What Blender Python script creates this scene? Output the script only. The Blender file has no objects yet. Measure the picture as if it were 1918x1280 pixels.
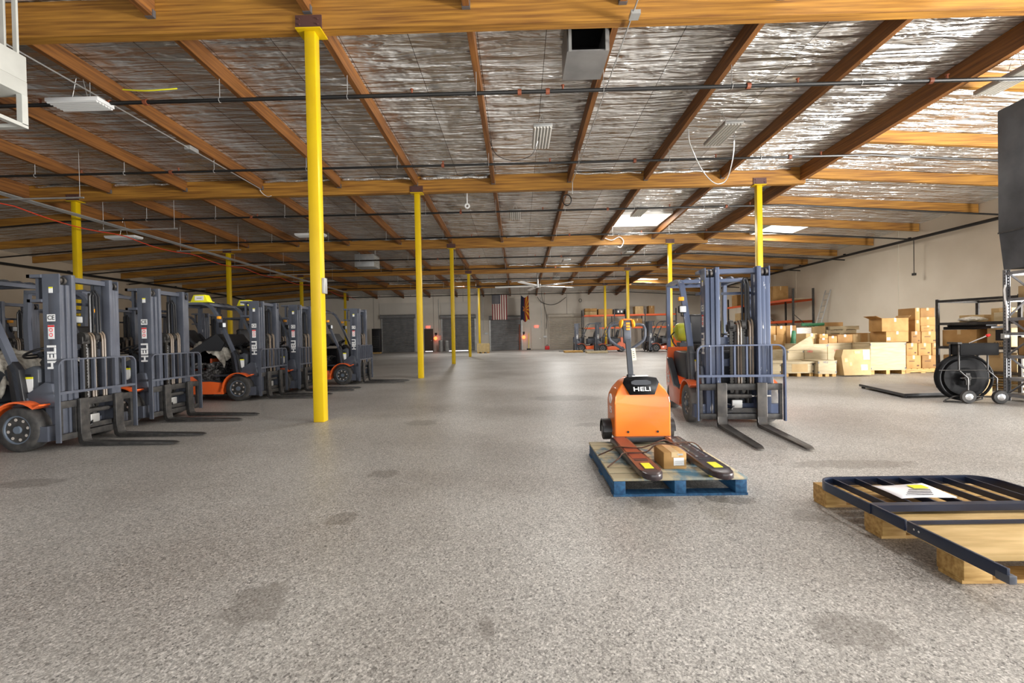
import bpy, bmesh, math, random
from mathutils import Vector, Matrix
random.seed(7)
C = bpy.context.scene.collection
SC = bpy.context.scene
PI = math.pi

# ------------------------------------------------------------------ camera
PITCH, YAW, ROLL, CAM_H, FPX = -0.0120, 0.0150, 0.0192, 1.27, 860.0
fw = Vector((-math.sin(YAW)*math.cos(PITCH), math.cos(YAW)*math.cos(PITCH), math.sin(PITCH)))
rt0 = Vector((math.cos(YAW), math.sin(YAW), 0)); up0 = rt0.cross(fw)
rt = rt0*math.cos(ROLL) - up0*math.sin(ROLL)
up = rt0*math.sin(ROLL) + up0*math.cos(ROLL)
cam = bpy.data.cameras.new('camera'); cam.sensor_width = 36; cam.lens = 36*FPX/1918; cam.clip_end = 200
camo = bpy.data.objects.new('camera', cam); C.objects.link(camo)
m = Matrix((rt, up, -fw)).transposed().to_4x4(); m.translation = (0, 0, CAM_H)
camo.matrix_world = m
SC.camera = camo

# ------------------------------------------------------------------ world, lights, exposure
SC.view_settings.view_transform = 'Standard'; SC.view_settings.look = 'None'
SC.view_settings.gamma = 1; SC.view_settings.exposure = 0.0
SC.cycles.max_bounces = 7; SC.cycles.diffuse_bounces = 4; SC.cycles.glossy_bounces = 4
SC.cycles.sample_clamp_indirect = 4
w = bpy.data.worlds.new('sky'); SC.world = w; w.use_nodes = True
w.node_tree.nodes['Background'].inputs[0].default_value = (.86, .93, 1, 1)
w.node_tree.nodes['Background'].inputs[1].default_value = .7
def area(name, loc, aim, sx, sy, watts, col=(1, 1, 1)):
    l = bpy.data.lights.new(name, 'AREA'); l.shape = 'RECTANGLE'; l.size = sx; l.size_y = sy
    l.energy = watts; l.color = col
    o = bpy.data.objects.new(name, l); C.objects.link(o); o.location = loc
    o.rotation_euler = (Vector(aim)-Vector(loc)).to_track_quat('-Z', 'Y').to_euler()
    return o
# daylight from the big open dock doors at the near right corner of the hall, plus a softer opening behind the photographer
area('open_dock_daylight', (16.2, 1.5, 1.3), (-4, 4, 6.4), 7.5, 2.4, 7500, (1, .985, .96))
area('rear_door_daylight', (2, -5.6, 1.4), (1, 10, 9.0), 15, 2.6, 620, (1, .98, .95))
# fill lights added under unlit ceiling lamps, out of view, and at roof lights
for lx, ly, lz, lw in ((.62, 10.75, 5.78, 80), (4.85, 10.85, 5.78, 90), (2.5, 2.5, 5.6, 100), (6, 2.5, 5.6, 70), (4.57, 17.2, 5.68, 100), (5.15, 19.5, 6.05, 190), (11.7, 20.4, 5.8, 140),
                   (2.8, 26.5, 5.42, 170), (5.9, 24.6, 5.42, 170), (-4.3, 33.2, 5.25, 230), (2.8, 33.2, 5.25, 290), (9.9, 35.1, 5.5, 220), (9.3, 8.7, 5.78, 60)):
    area('ceiling_fill_light', (lx, ly, lz), (lx, ly, 0), .4, 1.2, lw, (1, .98, .95))

# ------------------------------------------------------------------ pixel helpers: a sight line met with a depth or a height
def ray(x, y): return fw*FPX + rt*(x-959) - up*(y-640)
def P(x, y, Y):
    d = ray(x, y); return Vector((0, 0, CAM_H)) + d*(Y/d.y)
def G(x, y, z=0.0):
    d = ray(x, y); return Vector((0, 0, CAM_H)) + d*((z-CAM_H)/d.z)

# ------------------------------------------------------------------ materials
MATS = {}
def newmat(name):
    mt = bpy.data.materials.new(name); mt.use_nodes = True
    nt = mt.node_tree; return mt, nt, nt.nodes['Principled BSDF']
def nd(nt, t, **kw):
    n = nt.nodes.new(t)
    for k, v in kw.items():
        if k in n.inputs: n.inputs[k].default_value = v
        else: setattr(n, k, v)
    return n
def ramp(nt, fac, stops):
    r = nt.nodes.new('ShaderNodeValToRGB'); e = r.color_ramp.elements
    while len(e) < len(stops): e.new(.5)
    for i, (p, c) in enumerate(stops):
        e[i].position = p; e[i].color = (*c, 1)
    nt.links.new(fac, r.inputs[0]); return r.outputs[0]
def mat(name, col, rough=.5, metal=0., col2=None, scale=6., stretch=(1, 1, 1), bump=0., detail=4, lo=.35, hi=.65, emit=0., spec=.5, dist=.01, coat=0., distort=0.):
    if name in MATS: return MATS[name]
    mt, nt, b = newmat(name)
    b.inputs['Base Color'].default_value = (*col, 1); b.inputs['Roughness'].default_value = rough
    b.inputs['Metallic'].default_value = metal; b.inputs['Specular IOR Level'].default_value = spec
    b.inputs['Coat Weight'].default_value = coat
    if emit:
        b.inputs['Emission Color'].default_value = (*col, 1); b.inputs['Emission Strength'].default_value = emit
    if col2 or bump:
        tc = nd(nt, 'ShaderNodeTexCoord'); mp = nd(nt, 'ShaderNodeMapping'); mp.inputs['Scale'].default_value = stretch
        nt.links.new(tc.outputs['Object'], mp.inputs[0])
        n = nd(nt, 'ShaderNodeTexNoise'); n.inputs['Scale'].default_value = scale; n.inputs['Detail'].default_value = detail
        n.inputs['Distortion'].default_value = distort
        nt.links.new(mp.outputs[0], n.inputs['Vector'])
        if col2: nt.links.new(ramp(nt, n.outputs[0], ((lo, col), (hi, col2))), b.inputs['Base Color'])
        if bump:
            bp = nd(nt, 'ShaderNodeBump'); bp.inputs['Strength'].default_value = bump; bp.inputs['Distance'].default_value = dist
            nt.links.new(n.outputs[0], bp.inputs['Height']); nt.links.new(bp.outputs[0], b.inputs['Normal'])
    MATS[name] = mt; return mt

def floor_material():
    mt, nt, b = newmat('speckled_floor'); L = nt.links.new
    tc = nd(nt, 'ShaderNodeTexCoord')
    def chipset(scale):
        v = nd(nt, 'ShaderNodeTexVoronoi', feature='F1'); v.inputs['Scale'].default_value = scale; v.inputs['Randomness'].default_value = 1
        L(tc.outputs['Object'], v.inputs['Vector']); return v.outputs['Color']
    ca = ramp(nt, chipset(105), ((.0, (.015, .015, .015)), (.13, (.06, .058, .055)), (.24, (.27, .265, .255)), (.6, (.42, .41, .395)), (.85, (.72, .71, .69)), (1., (.9, .89, .87))))
    cb = ramp(nt, chipset(190), ((.0, (.02, .02, .02)), (.2, (.2, .195, .19)), (.55, (.40, .39, .375)), (.9, (.8, .79, .77))))
    mc = nd(nt, 'ShaderNodeMix', data_type='RGBA'); mc.inputs[0].default_value = .45; L(ca, mc.inputs[6]); L(cb, mc.inputs[7]); chips = mc.outputs[2]
    n2 = nd(nt, 'ShaderNodeTexNoise'); n2.inputs['Scale'].default_value = .55; n2.inputs['Detail'].default_value = 6
    L(tc.outputs['Object'], n2.inputs['Vector'])
    wear = ramp(nt, n2.outputs[0], ((.3, (.74, .70, .66)), (.62, (1.05, 1.03, 1.0))))
    mx = nd(nt, 'ShaderNodeMix', data_type='RGBA', blend_type='MULTIPLY'); mx.inputs[0].default_value = 1
    L(chips, mx.inputs[6]); L(wear, mx.inputs[7])
    # worn and spilt patches, each at its own place
    wob = nd(nt, 'ShaderNodeTexNoise'); wob.inputs['Scale'].default_value = 9; wob.inputs['Detail'].default_value = 3
    L(tc.outputs['Object'], wob.inputs['Vector'])
    total = None
    for (x, y, rx, ry) in SPOTS:
        mp = nd(nt, 'ShaderNodeMapping', vector_type='TEXTURE'); mp.inputs['Location'].default_value = (x, y, 0); mp.inputs['Scale'].default_value = (rx, ry, 1)
        L(tc.outputs['Object'], mp.inputs[0])
        ln = nd(nt, 'ShaderNodeVectorMath', operation='LENGTH'); L(mp.outputs[0], ln.inputs[0])
        ad = nd(nt, 'ShaderNodeMath', operation='MULTIPLY_ADD'); L(wob.outputs[0], ad.inputs[0]); ad.inputs[1].default_value = 1.3; L(ln.outputs['Value'], ad.inputs[2])
        st = nd(nt, 'ShaderNodeMapRange'); st.inputs[1].default_value = 1.8; st.inputs[2].default_value = 1.5; L(ad.outputs[0], st.inputs[0])
        if total is None: total = st.outputs[0]
        else:
            mxm = nd(nt, 'ShaderNodeMath', operation='MAXIMUM'); L(total, mxm.inputs[0]); L(st.outputs[0], mxm.inputs[1]); total = mxm.outputs[0]
    sp = nd(nt, 'ShaderNodeMath', operation='MULTIPLY'); L(total, sp.inputs[0]); sp.inputs[1].default_value = .42
    m2 = nd(nt, 'ShaderNodeMix', data_type='RGBA'); L(sp.outputs[0], m2.inputs[0]); L(mx.outputs[2], m2.inputs[6]); m2.inputs[7].default_value = (.12, .105, .09, 1)
    L(m2.outputs[2], b.inputs['Base Color'])
    b.inputs['Roughness'].default_value = .42; b.inputs['Specular IOR Level'].default_value = .3
    return mt

def foil_material():
    mt, nt, b = newmat('wrinkled_foil'); L = nt.links.new
    tc = nd(nt, 'ShaderNodeTexCoord')
    mp = nd(nt, 'ShaderNodeMapping'); mp.inputs['Scale'].default_value = (.5, 4.0, .5); L(tc.outputs['Object'], mp.inputs[0])
    n = nd(nt, 'ShaderNodeTexNoise'); n.inputs['Scale'].default_value = 1.25; n.inputs['Detail'].default_value = 4; n.inputs['Distortion'].default_value = .7
    L(mp.outputs[0], n.inputs['Vector'])
    n3 = nd(nt, 'ShaderNodeTexNoise'); n3.inputs['Scale'].default_value = 1.3; n3.inputs['Detail'].default_value = 3
    L(tc.outputs['Object'], n3.inputs['Vector'])
    ad = nd(nt, 'ShaderNodeMath', operation='MULTIPLY_ADD'); L(n3.outputs[0], ad.inputs[0]); ad.inputs[1].default_value = .6; L(n.outputs[0], ad.inputs[2])
    bp = nd(nt, 'ShaderNodeBump'); bp.inputs['Strength'].default_value = 1.0; bp.inputs['Distance'].default_value = .5
    L(ad.outputs[0], bp.inputs['Height']); L(bp.outputs[0], b.inputs['Normal'])
    # sheets with their own tone, dark taped seams
    br = nd(nt, 'ShaderNodeTexBrick'); br.offset = .37
    br.inputs['Color1'].default_value = (.58, .57, .545, 1); br.inputs['Color2'].default_value = (.78, .765, .735, 1); br.inputs['Mortar'].default_value = (.1, .09, .08, 1)
    br.inputs['Scale'].default_value = 1; br.inputs['Mortar Size'].default_value = .006; br.inputs['Brick Width'].default_value = 3.3; br.inputs['Row Height'].default_value = 1.195
    mp2 = nd(nt, 'ShaderNodeMapping'); mp2.inputs['Rotation'].default_value = (0, 0, PI/2); mp2.inputs['Location'].default_value = (0, .62, 0)
    L(tc.outputs['Object'], mp2.inputs[0]); L(mp2.outputs[0], br.inputs['Vector'])
    L(br.outputs['Color'], b.inputs['Base Color'])
    b.inputs['Metallic'].default_value = .6; b.inputs['Roughness'].default_value = .24
    return mt

# ------------------------------------------------------------------ mesh builder
class MB:
    def __init__(s, M=None): s.bm = bmesh.new(); s.M = M or Matrix(); s.mi = 0; s.mats = []
    def v(s, co): return s.bm.verts.new(s.M @ Vector(co))
    def f(s, vs):
        try:
            f = s.bm.faces.new(vs); f.material_index = s.mi; return f
        except ValueError: return None
    def box(s, x0, x1, y0, y1, z0, z1, bev=0., seg=2):
        a = [s.v((x, y, z)) for z in (z0, z1) for y in (y0, y1) for x in (x0, x1)]
        fs = [s.f([a[i] for i in q]) for q in ((0, 2, 3, 1), (4, 5, 7, 6), (0, 1, 5, 4), (1, 3, 7, 5), (3, 2, 6, 7), (2, 0, 4, 6))]
        if bev:
            es = list({e for f in fs for e in f.edges})
            r = bmesh.ops.bevel(s.bm, geom=es, offset=bev, segments=seg, profile=.5, affect='EDGES', clamp_overlap=True)
            for f in r['faces']: f.material_index = s.mi
        return s
    def cbox(s, c, d, bev=0., rot=None):
        old = s.M; s.M = old @ Matrix.Translation(c) @ (rot.to_4x4() if rot else Matrix())
        s.box(-d[0]/2, d[0]/2, -d[1]/2, d[1]/2, -d[2]/2, d[2]/2, bev); s.M = old; return s
    def prism(s, pts, axis, a, b, bev=0.):
        def co(p, t): return {'x': (t, p[0], p[1]), 'y': (p[0], t, p[1]), 'z': (p[0], p[1], t)}[axis]
        A = [s.v(co(p, a)) for p in pts]; B = [s.v(co(p, b)) for p in pts]
        n = len(pts); fs = [s.f(A[::-1]), s.f(B)] + [s.f((A[i], A[(i+1) % n], B[(i+1) % n], B[i])) for i in range(n)]
        if bev:
            es = list({e for f in fs if f for e in f.edges})
            r = bmesh.ops.bevel(s.bm, geom=es, offset=bev, segments=2, profile=.5, affect='EDGES', clamp_overlap=True)
            for f in r['faces']: f.material_index = s.mi
        return s
    def sweep(s, pts, prof, closed=False, upv=None, caps=True):
        pts = [Vector(p) for p in pts]; n = len(pts); rings = []
        prev = None
        for i, p in enumerate(pts):
            if closed: t = (pts[(i+1) % n]-pts[i-1]).normalized()
            else: t = (pts[min(i+1, n-1)]-pts[max(i-1, 0)]).normalized()
            if upv is not None: u = Vector(upv)
            elif prev is None: u = Vector((0, 0, 1)) if abs(t.z) < .9 else Vector((0, 1, 0))
            else: u = prev
            a = u.cross(t)
            if a.length < 1e-5: a = Vector((1, 0, 0)).cross(t)
            a.normalize(); u = t.cross(a); prev = u
            rings.append([s.v(p + a*q[0] + u*q[1]) for q in prof])
        k = len(prof)
        for i in range(n if closed else n-1):
            A, B = rings[i], rings[(i+1) % n]
            for j in range(k): s.f((A[j], A[(j+1) % k], B[(j+1) % k], B[j]))
        if not closed and caps: s.f(rings[0][::-1]); s.f(rings[-1])
        return s
    def tube(s, pts, r, n=8, closed=False):
        return s.sweep(pts, [(r*math.cos(2*PI*j/n), r*math.sin(2*PI*j/n)) for j in range(n)], closed)
    def bar(s, pts, w, h, upv=None, closed=False):
        return s.sweep(pts, [(-w/2, -h/2), (w/2, -h/2), (w/2, h/2), (-w/2, h/2)], closed, upv)
    def cyl(s, p0, p1, r0, r1=None, n=16):
        p0, p1 = Vector(p0), Vector(p1); r1 = r0 if r1 is None else r1
        t = (p1-p0).normalized(); a = t.orthogonal().normalized(); u = t.cross(a)
        A = [s.v(p0+(a*math.cos(2*PI*j/n)+u*math.sin(2*PI*j/n))*r0) for j in range(n)]
        B = [s.v(p1+(a*math.cos(2*PI*j/n)+u*math.sin(2*PI*j/n))*r1) for j in range(n)]
        s.f(A[::-1]); s.f(B)
        for j in range(n): s.f((A[j], A[(j+1) % n], B[(j+1) % n], B[j]))
        return s
    def lathe(s, prof, o, axis, n=24):
        o = Vector(o); t = Vector(axis).normalized(); a = t.orthogonal().normalized(); u = t.cross(a); rings = []
        for r, h in prof:
            rings.append([s.v(o+t*h+(a*math.cos(2*PI*j/n)+u*math.sin(2*PI*j/n))*max(r, 1e-4)) for j in range(n)])
        for A, B in zip(rings, rings[1:]):
            for j in range(n): s.f((A[j], A[(j+1) % n], B[(j+1) % n], B[j]))
        s.f(rings[0][::-1]); s.f(rings[-1]); return s
    def torus(s, c, R, r, axis=(0, 0, 1), n=24, k=8):
        t = Vector(axis).normalized(); a = t.orthogonal().normalized(); u = t.cross(a); c = Vector(c)
        return s.sweep([c+(a*math.cos(2*PI*i/n)+u*math.sin(2*PI*i/n))*R for i in range(n)],
                       [(r*math.cos(2*PI*j/k), r*math.sin(2*PI*j/k)) for j in range(k)], True, t)
    def surf(s, fn, nu, nv, mi=None):
        g = [[s.v(fn(i/nu, j/nv)) for j in range(nv+1)] for i in range(nu+1)]
        for i in range(nu):
            for j in range(nv):
                f = s.f((g[i][j], g[i+1][j], g[i+1][j+1], g[i][j+1]))
                if f and mi: f.material_index = mi(i, j)
        return s
    def build(s, name, mats, parent=None, smooth=35, solid=0):
        if not isinstance(mats, (list, tuple)): mats = [mats]
        bmesh.ops.recalc_face_normals(s.bm, faces=s.bm.faces) if not solid else None
        me = bpy.data.meshes.new(name); s.bm.to_mesh(me); s.bm.free()
        for x in mats: me.materials.append(x)
        if smooth:
            for p in me.polygons: p.use_smooth = True
            me.set_sharp_from_angle(angle=math.radians(smooth))
        o = bpy.data.objects.new(name, me); C.objects.link(o)
        if parent: o.parent = parent
        if solid:
            md = o.modifiers.new('thickness', 'SOLIDIFY'); md.thickness = solid
        return o
FONT_CACHE = {}
def text(s, size, M, material, parent, name='lettering', depth=.002, bold=.0, width=1.):
    key = (s, size, depth, bold, width)
    if key not in FONT_CACHE:
        cu = bpy.data.curves.new('lettering', 'FONT'); cu.body = s; cu.size = size; cu.extrude = depth; cu.offset = bold
        cu.align_x = 'CENTER'; cu.align_y = 'CENTER'; cu.resolution_u = 3
        t = bpy.data.objects.new('lettering', cu); C.objects.link(t)
        bpy.context.view_layer.update()
        me = bpy.data.meshes.new_from_object(t); bpy.data.objects.remove(t)
        me.transform(Matrix.Diagonal((width, 1, 1, 1)))
        me.materials.clear(); FONT_CACHE[key] = me
    me = FONT_CACHE[key].copy(); me.materials.append(material)
    o = bpy.data.objects.new(name, me); C.objects.link(o); o.parent = parent; o.matrix_local = M; return o
def frame(o, xd, yd):
    xd = Vector(xd).normalized(); yd = Vector(yd).normalized(); z = xd.cross(yd)
    m = Matrix((xd, yd, z)).transposed().to_4x4(); m.translation = o; return m
def thing(name, label, cat, loc=(0, 0, 0), rz=0, group=None):
    o = bpy.data.objects.new(name, None); C.objects.link(o); o.location = loc; o.rotation_euler = (0, 0, rz)
    o.empty_display_size = .2; o['label'] = label; o['category'] = cat
    if group: o['group'] = group
    return o
def tag(o, label, cat, group=None, loc=None, rz=None):
    o['label'] = label; o['category'] = cat
    if group: o['group'] = group
    if loc is not None: o.location = loc
    if rz is not None: o.rotation_euler = (0, 0, rz)
    return o
def struct(o): o['kind'] = 'structure'; return o
def dup(root, loc, rz, label, skip=()):
    r = root.copy(); C.objects.link(r); r.location = loc; r.rotation_euler = (0, 0, rz); r['label'] = label
    for ch in list(root.children):
        if ch.name.split('.')[0] in skip: continue
        c = ch.copy(); C.objects.link(c); c.parent = r
        for g in ch.children:
            d = g.copy(); C.objects.link(d); d.parent = c
    return r

CHAR = mat('charcoal_paint', (.06, .066, .085), .28, 0, (.095, .104, .128), 3, lo=.3, hi=.75)
CHARW = mat('scratched_blue_grey_paint', (.078, .10, .165), .32, 0, (.55, .55, .55), 11, (2.2, 2.2, .5), lo=.685, hi=.70, detail=5)
CHAR_D = mat('dark_charcoal_paint', (.05, .055, .066), .42)
ORANGE = mat('orange_paint', (.80, .13, .025), .32, coat=.3)
ORANGE_J = mat('bright_orange_paint', (.86, .19, .015), .33, coat=.3)
BLACK = mat('black_plastic', (.012, .012, .014), .4)
BLACKM = mat('black_metal', (.028, .027, .027), .42, .3, (.06, .056, .052), 14)
BLACKR = mat('matt_black_paint', (.007, .007, .008), .6, spec=.2)
STEEL = mat('worn_steel', (.30, .28, .26), .38, .85, (.10, .09, .085), 7)
CHROME = mat('bright_steel', (.7, .7, .7), .22, 1)
RUBBERW = mat('dusty_tyre_rubber', (.10, .095, .09), .8, 0, (.17, .16, .15), 8)
STEELD = mat('dark_worn_steel', (.10, .09, .08), .4, .6, (.045, .042, .04), 6)
RUBBER = mat('tyre_rubber', (.018, .018, .018), .75, 0, (.05, .046, .042), 12)
WHITE = mat('white_print', (.85, .85, .84), .5)
REDP = mat('red_print', (.7, .03, .03), .5)
YELLOW = mat('yellow_paint', (.66, .455, .004), .33, 0, (.58, .37, .004), 1.2, lo=.3, hi=.7)
SIGNY = mat('sign_yellow', (.86, .80, .02), .45)
AMBER = mat('amber_plastic', (.95, .38, .02), .3)
GLASS_L = mat('lamp_lens', (.75, .78, .8), .12)
WOODX = mat('glulam_timber', (.16, .06, .008), .6, 0, (.45, .215, .03), 3.2, (.25, 6, 7), .15, lo=.3, hi=.68)
WOODY = mat('rafter_timber', (.095, .032, .006), .62, 0, (.26, .10, .018), 3.2, (6, .25, 7), .15, lo=.3, hi=.7)
FOILM = None
CARD = mat('brown_cardboard', (.38, .205, .065), .8, 0, (.47, .27, .095), 4)
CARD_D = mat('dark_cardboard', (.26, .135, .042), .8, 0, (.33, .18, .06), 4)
CARD_L = mat('pale_cardboard', (.43, .29, .13), .8, 0, (.50, .35, .17), 4)
PLY = mat('pale_plywood', (.44, .355, .215), .7, 0, (.54, .45, .29), 3, (1, 1, 6))
TAPE = mat('packing_tape', (.62, .45, .24), .3)
PINE = mat('pallet_pine', (.36, .20, .055), .7, 0, (.58, .37, .13), 5, (1, 8, 8), .1)
WALLM = mat('beige_wall', (.68, .60, .48), .75, 0, (.74, .66, .54), .6, bump=.05)
GREYM = mat('galvanised_grey', (.42, .42, .41), .42, .6, (.52, .52, .50), 4)
DUCTM = mat('dull_duct_metal', (.22, .215, .21), .5, .5, (.30, .29, .28), 2)
PIPEM = mat('black_iron_pipe', (.022, .021, .02), .4, .4)
RUST = mat('rust_red_fitting', (.22, .06, .025), .6)

# ------------------------------------------------------------------ the hall
XL, XR, YW, YB = -23.2, 16.6, 41.5, -6.0
GX0, GX1 = -15.4, 8.8
BAY = 7.318; BY = [7.07 + BAY*i for i in range(5)]
BZ = [5.99, 5.79, 5.46, 5.235, 5.10]                     # undersides of the five timber beams
YC = [YB, 7.07, 14.39, 21.71, 29.02, 36.34, YW]
ZC = [6.55, 6.53, 6.30, 5.99, 5.77, 5.62, 5.16]
def zc(x, y):
    y = min(max(y, YC[0]), YC[-1])
    for i in range(len(YC)-1):
        if y <= YC[i+1]:
            z = ZC[i] + (ZC[i+1]-ZC[i])*(y-YC[i])/(YC[i+1]-YC[i]); break
    return z - max(0, x-GX1)*.066 - max(0, GX0-x)*.062
SPOTS = []
for (px, py, rx, ry) in ((1598, 1186, .15, .10), (1521, 968, .12, .09), (1232, 941, .12, .12), (1378, 938, .11, .07), (480, 1132, .13, .16), (912, 1176, .03, .08), (640, 972, .1, .1),
                         (720, 888, .13, .1), (1102, 796, .16, .13), (790, 792, .2, .2), (1060, 746, .6, .35), (1590, 870, .5, .12), (60, 905, .25, .12)):
    g = G(px, py); SPOTS.append((g.x, g.y, rx*1.15, ry*1.15))
mb = MB(); mb.box(XL-.2, XR+.2, YB, YW+.2, -.2, 0); struct(mb.build('floor', floor_material(), smooth=0))
FOILM = foil_material()
SKY = [(4.1, 6.2, 18.5, 20.5), (10.8, 12.6, 19.4, 21.4), (8.95, 10.9, 34.1, 36.2)]
xs = sorted({XL, GX0, GX1, XR, -10., -5., 0.} | {v for s in SKY for v in s[:2]})
ys = sorted(set(YC) | {v for s in SKY for v in s[2:]})
mb = MB(); V = {}
for x in xs:
    for y in ys: V[x, y] = mb.v((x, y, zc(x, y)))
for a, b in zip(xs, xs[1:]):
    for c, d in zip(ys, ys[1:]):
        if any(s[0] <= a < s[1] and s[2] <= c < s[3] for s in SKY): continue
        mb.f((V[a, c], V[a, d], V[b, d], V[b, c]))
struct(mb.build('ceiling', FOILM, smooth=0))
WHITEW = mat('white_well_lining', (.82, .80, .75), .6)
SKYLIGHT = mat('daylit_dome', (1, .985, .95), .4, emit=11)
for i, (a, b, c, d) in enumerate(SKY):
    z = min(zc(x, y) for x in (a, b) for y in (c, d)); t = .04
    mb = MB(); mb.box(a-t, a, c-t, d+t, z-.01, z+.75).box(b, b+t, c-t, d+t, z-.01, z+.75).box(a, b, c-t, c, z-.01, z+.75).box(a, b, d, d+t, z-.01, z+.75)
    o = struct(mb.build('window_%d' % (i+1), WHITEW, smooth=0))
    mb = MB(); mb.box(a-t, b+t, c-t, d+t, z+.75, z+.82); mb.build('pane', SKYLIGHT, o)
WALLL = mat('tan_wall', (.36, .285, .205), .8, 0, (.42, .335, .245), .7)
WALLF = mat('far_wall_paint', (.58, .53, .455), .75, 0, (.65, .595, .515), .6)
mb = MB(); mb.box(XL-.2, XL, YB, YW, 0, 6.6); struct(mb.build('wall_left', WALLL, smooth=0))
mb = MB(); mb.box(XR, XR+.2, YB, YW, 0, 6.6); struct(mb.build('wall_right', WALLM, smooth=0))
mb = MB(); mb.box(XL-.2, XR+.2, YW, YW+.2, 0, 6.6); struct(mb.build('wall_far', WALLF, smooth=0))
JOINT = mat('panel_joint', (.70, .64, .52), .8)
n = 1
for y in (12.9, 20.3, 27.7, 35.1):
    mb = MB(); mb.box(XR-.012, XR, y-.025, y+.025, 0, 5.9); struct(mb.build('trim_%d' % n, JOINT)); n += 1
JOINTD = mat('dark_joint', (.28, .25, .21), .8)
for px in (700, 812, 868, 900, 1020, 1062):
    x = P(px, 600, YW).x; mb = MB(); mb.box(x-.02, x+.02, YW-.01, YW, 0, 5.3); struct(mb.build('trim_%d' % n, JOINTD)); n += 1

# timber roof: five beams across, rafters between them, the outer strips framed crosswise
for y, z in zip(BY, BZ):
    mb = MB(); mb.box(GX0-.1, GX1+.1, y-.085, y+.085, z, zc(0, y)-.005); struct(mb.build('roof_beam', WOODX, smooth=0))
RX = [-12.75, -10.35, -7.95, -5.5, -3.1, -.7, 1.65, 4.0, 6.35]
ends = [YB] + BY + [YW]
HANG = mat('joist_hanger', (.16, .16, .17), .45, .6)
for i in range(6):
    a, b = ends[i], ends[i+1]
    a2 = a + (.09 if i else 0); b2 = b - .09
    for x in RX + [GX0, GX1]:
        girder = x in (GX0, GX1); d = .42 if girder else .31; t = .065 if girder else .05
        za, zb = zc(0, a2), zc(0, b2)
        mb = MB()
        for s_ in (0,):
            q = [mb.v((x+sx, yy, zz)) for (yy, zt) in ((a2, za), (b2, zb)) for zz in (zt-d, zt-.004) for sx in (-t, t)]
            for fidx in ((0, 1, 3, 2), (4, 6, 7, 5), (0, 4, 5, 1), (2, 3, 7, 6), (0, 2, 6, 4), (1, 5, 7, 3)): mb.f([q[k] for k in fidx])
        o = struct(mb.build('roof_girder' if girder else 'roof_rafter', WOODY, smooth=0))
        if not girder and i in (0, 1, 2):
            mb = MB(); yy = b2-.012
            mb.box(x-t-.012, x+t+.012, yy-.05, yy+.01, zb-d-.012, zb-d+.1); mb.build('joist_hanger', HANG, o)
k = 0; yl = BY[0]-2.44
while yl < YW-.6:
    for (xa, xb) in ((GX1+.07, XR-.02), (XL+.02, GX0-.07)):
        yl2 = yl
        mb = MB(); q = []
        for xx in (xa, xb):
            for dz in (-.31, -.004):
                for sy in (-.05, .05): q.append(mb.v((xx, yl2+sy, zc(xx, yl2)+dz)))
        for fidx in ((0, 1, 3, 2), (4, 6, 7, 5), (0, 4, 5, 1), (2, 3, 7, 6), (0, 2, 6, 4), (1, 5, 7, 3)): mb.f([q[j] for j in fidx])
        struct(mb.build('roof_rafter', WOODX, smooth=0))
    yl += 2.4393
# folded foil edges lying along the tops of the beams
BRIGHTF = mat('folded_foil_edge', (.8, .79, .76), .25, .9, bump=.9, scale=9, dist=.05)
for bi in (1, 2, 3, 4):
    y = BY[bi]-.085; z = zc(0, BY[bi])
    for a, b in zip([GX0+.2]+RX, RX+[GX1-.2]):
        if random.random() < .12: continue
        a2, b2 = a+.08+random.uniform(0, .15), b-.08-random.uniform(0, .15); h = random.uniform(.06, .11)
        mb = MB(); mb.surf(lambda u, v: (a2+(b2-a2)*u, y-.015-.035*math.sin(v*PI)-.012*math.sin(u*23+a), z-.02-h*v-.012*math.sin(u*17+b)), 24, 4)
        struct(mb.build('trim_%d' % n, BRIGHTF, smooth=60, solid=.004)); n += 1

# yellow steel posts
def post(x, y, top, label, w=.165, plate=True):
    t = thing('steel_post', label, 'post', (x, y, 0), group='yellow steel posts')
    mb = MB(); mb.box(-w/2, w/2, -w/2, w/2, 0, top-.02, .012); mb.build('shaft', YELLOW, t)
    mb = MB(); mb.box(-.19, .19, -.14, .14, top-.02, top-.001); mb.build('cap_plate', YELLOW, t)
    mb = MB()
    mb.box(-.2, .2, -.108, -.087, top, top+.2)
    for bx in (-.14, .14):
        for bz in (.06, .14): mb.cyl((bx, -.128, top+bz), (bx, -.107, top+bz), .014, n=8)
    mb.build('beam_bracket', BRACK, t); return t
BRACK = mat('oxide_brown_bracket', (.085, .035, .028), .55)
A = post(-3.095, BY[0], BZ[0], 'tall yellow steel post in the foreground with small white box on its side')
mb = MB(); mb.box(.084, .13, -.06, .05, 1.98, 2.22, .006); o = mb.build('switch_box', GREYM, A)
post(-3.095, BY[1], BZ[1], 'second yellow steel post of the row running behind the foreground post')
post(-3.1, BY[2], BZ[2], 'third yellow steel post of the row running behind the foreground post')
post(-3.1, BY[3], BZ[3], 'fourth yellow steel post of the row running behind the foreground post')
post(-3.1, BY[4], BZ[4], 'last yellow steel post of its row, touching the tan crate by the far wall')
R1 = post(7.5, BY[1], BZ[1], 'yellow steel post right behind the mast of the forklift with lowered forks on the right')
post(7.15, BY[2], BZ[2], 'yellow steel post behind the overhead guard of the right forklift')
post(6.9, BY[3], BZ[3], 'yellow steel post rising beside the pallet jack handle')
post(6.85, BY[4], BZ[4], 'farthest yellow steel post on the right, behind the distant orange forklift')
post(-13.95, BY[1], BZ[1], 'yellow steel post above the mast of the leftmost forklift')
post(-13.75, BY[2], BZ[2], 'yellow steel post above the forklift with the raised engine hood')
post(-13.75, BY[3], BZ[3], 'thin yellow steel post on the left just left of the tall foreground post')
post(-13.75, BY[4], BZ[4], 'farthest yellow steel post on the left, above the last forklift of the row')
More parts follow.
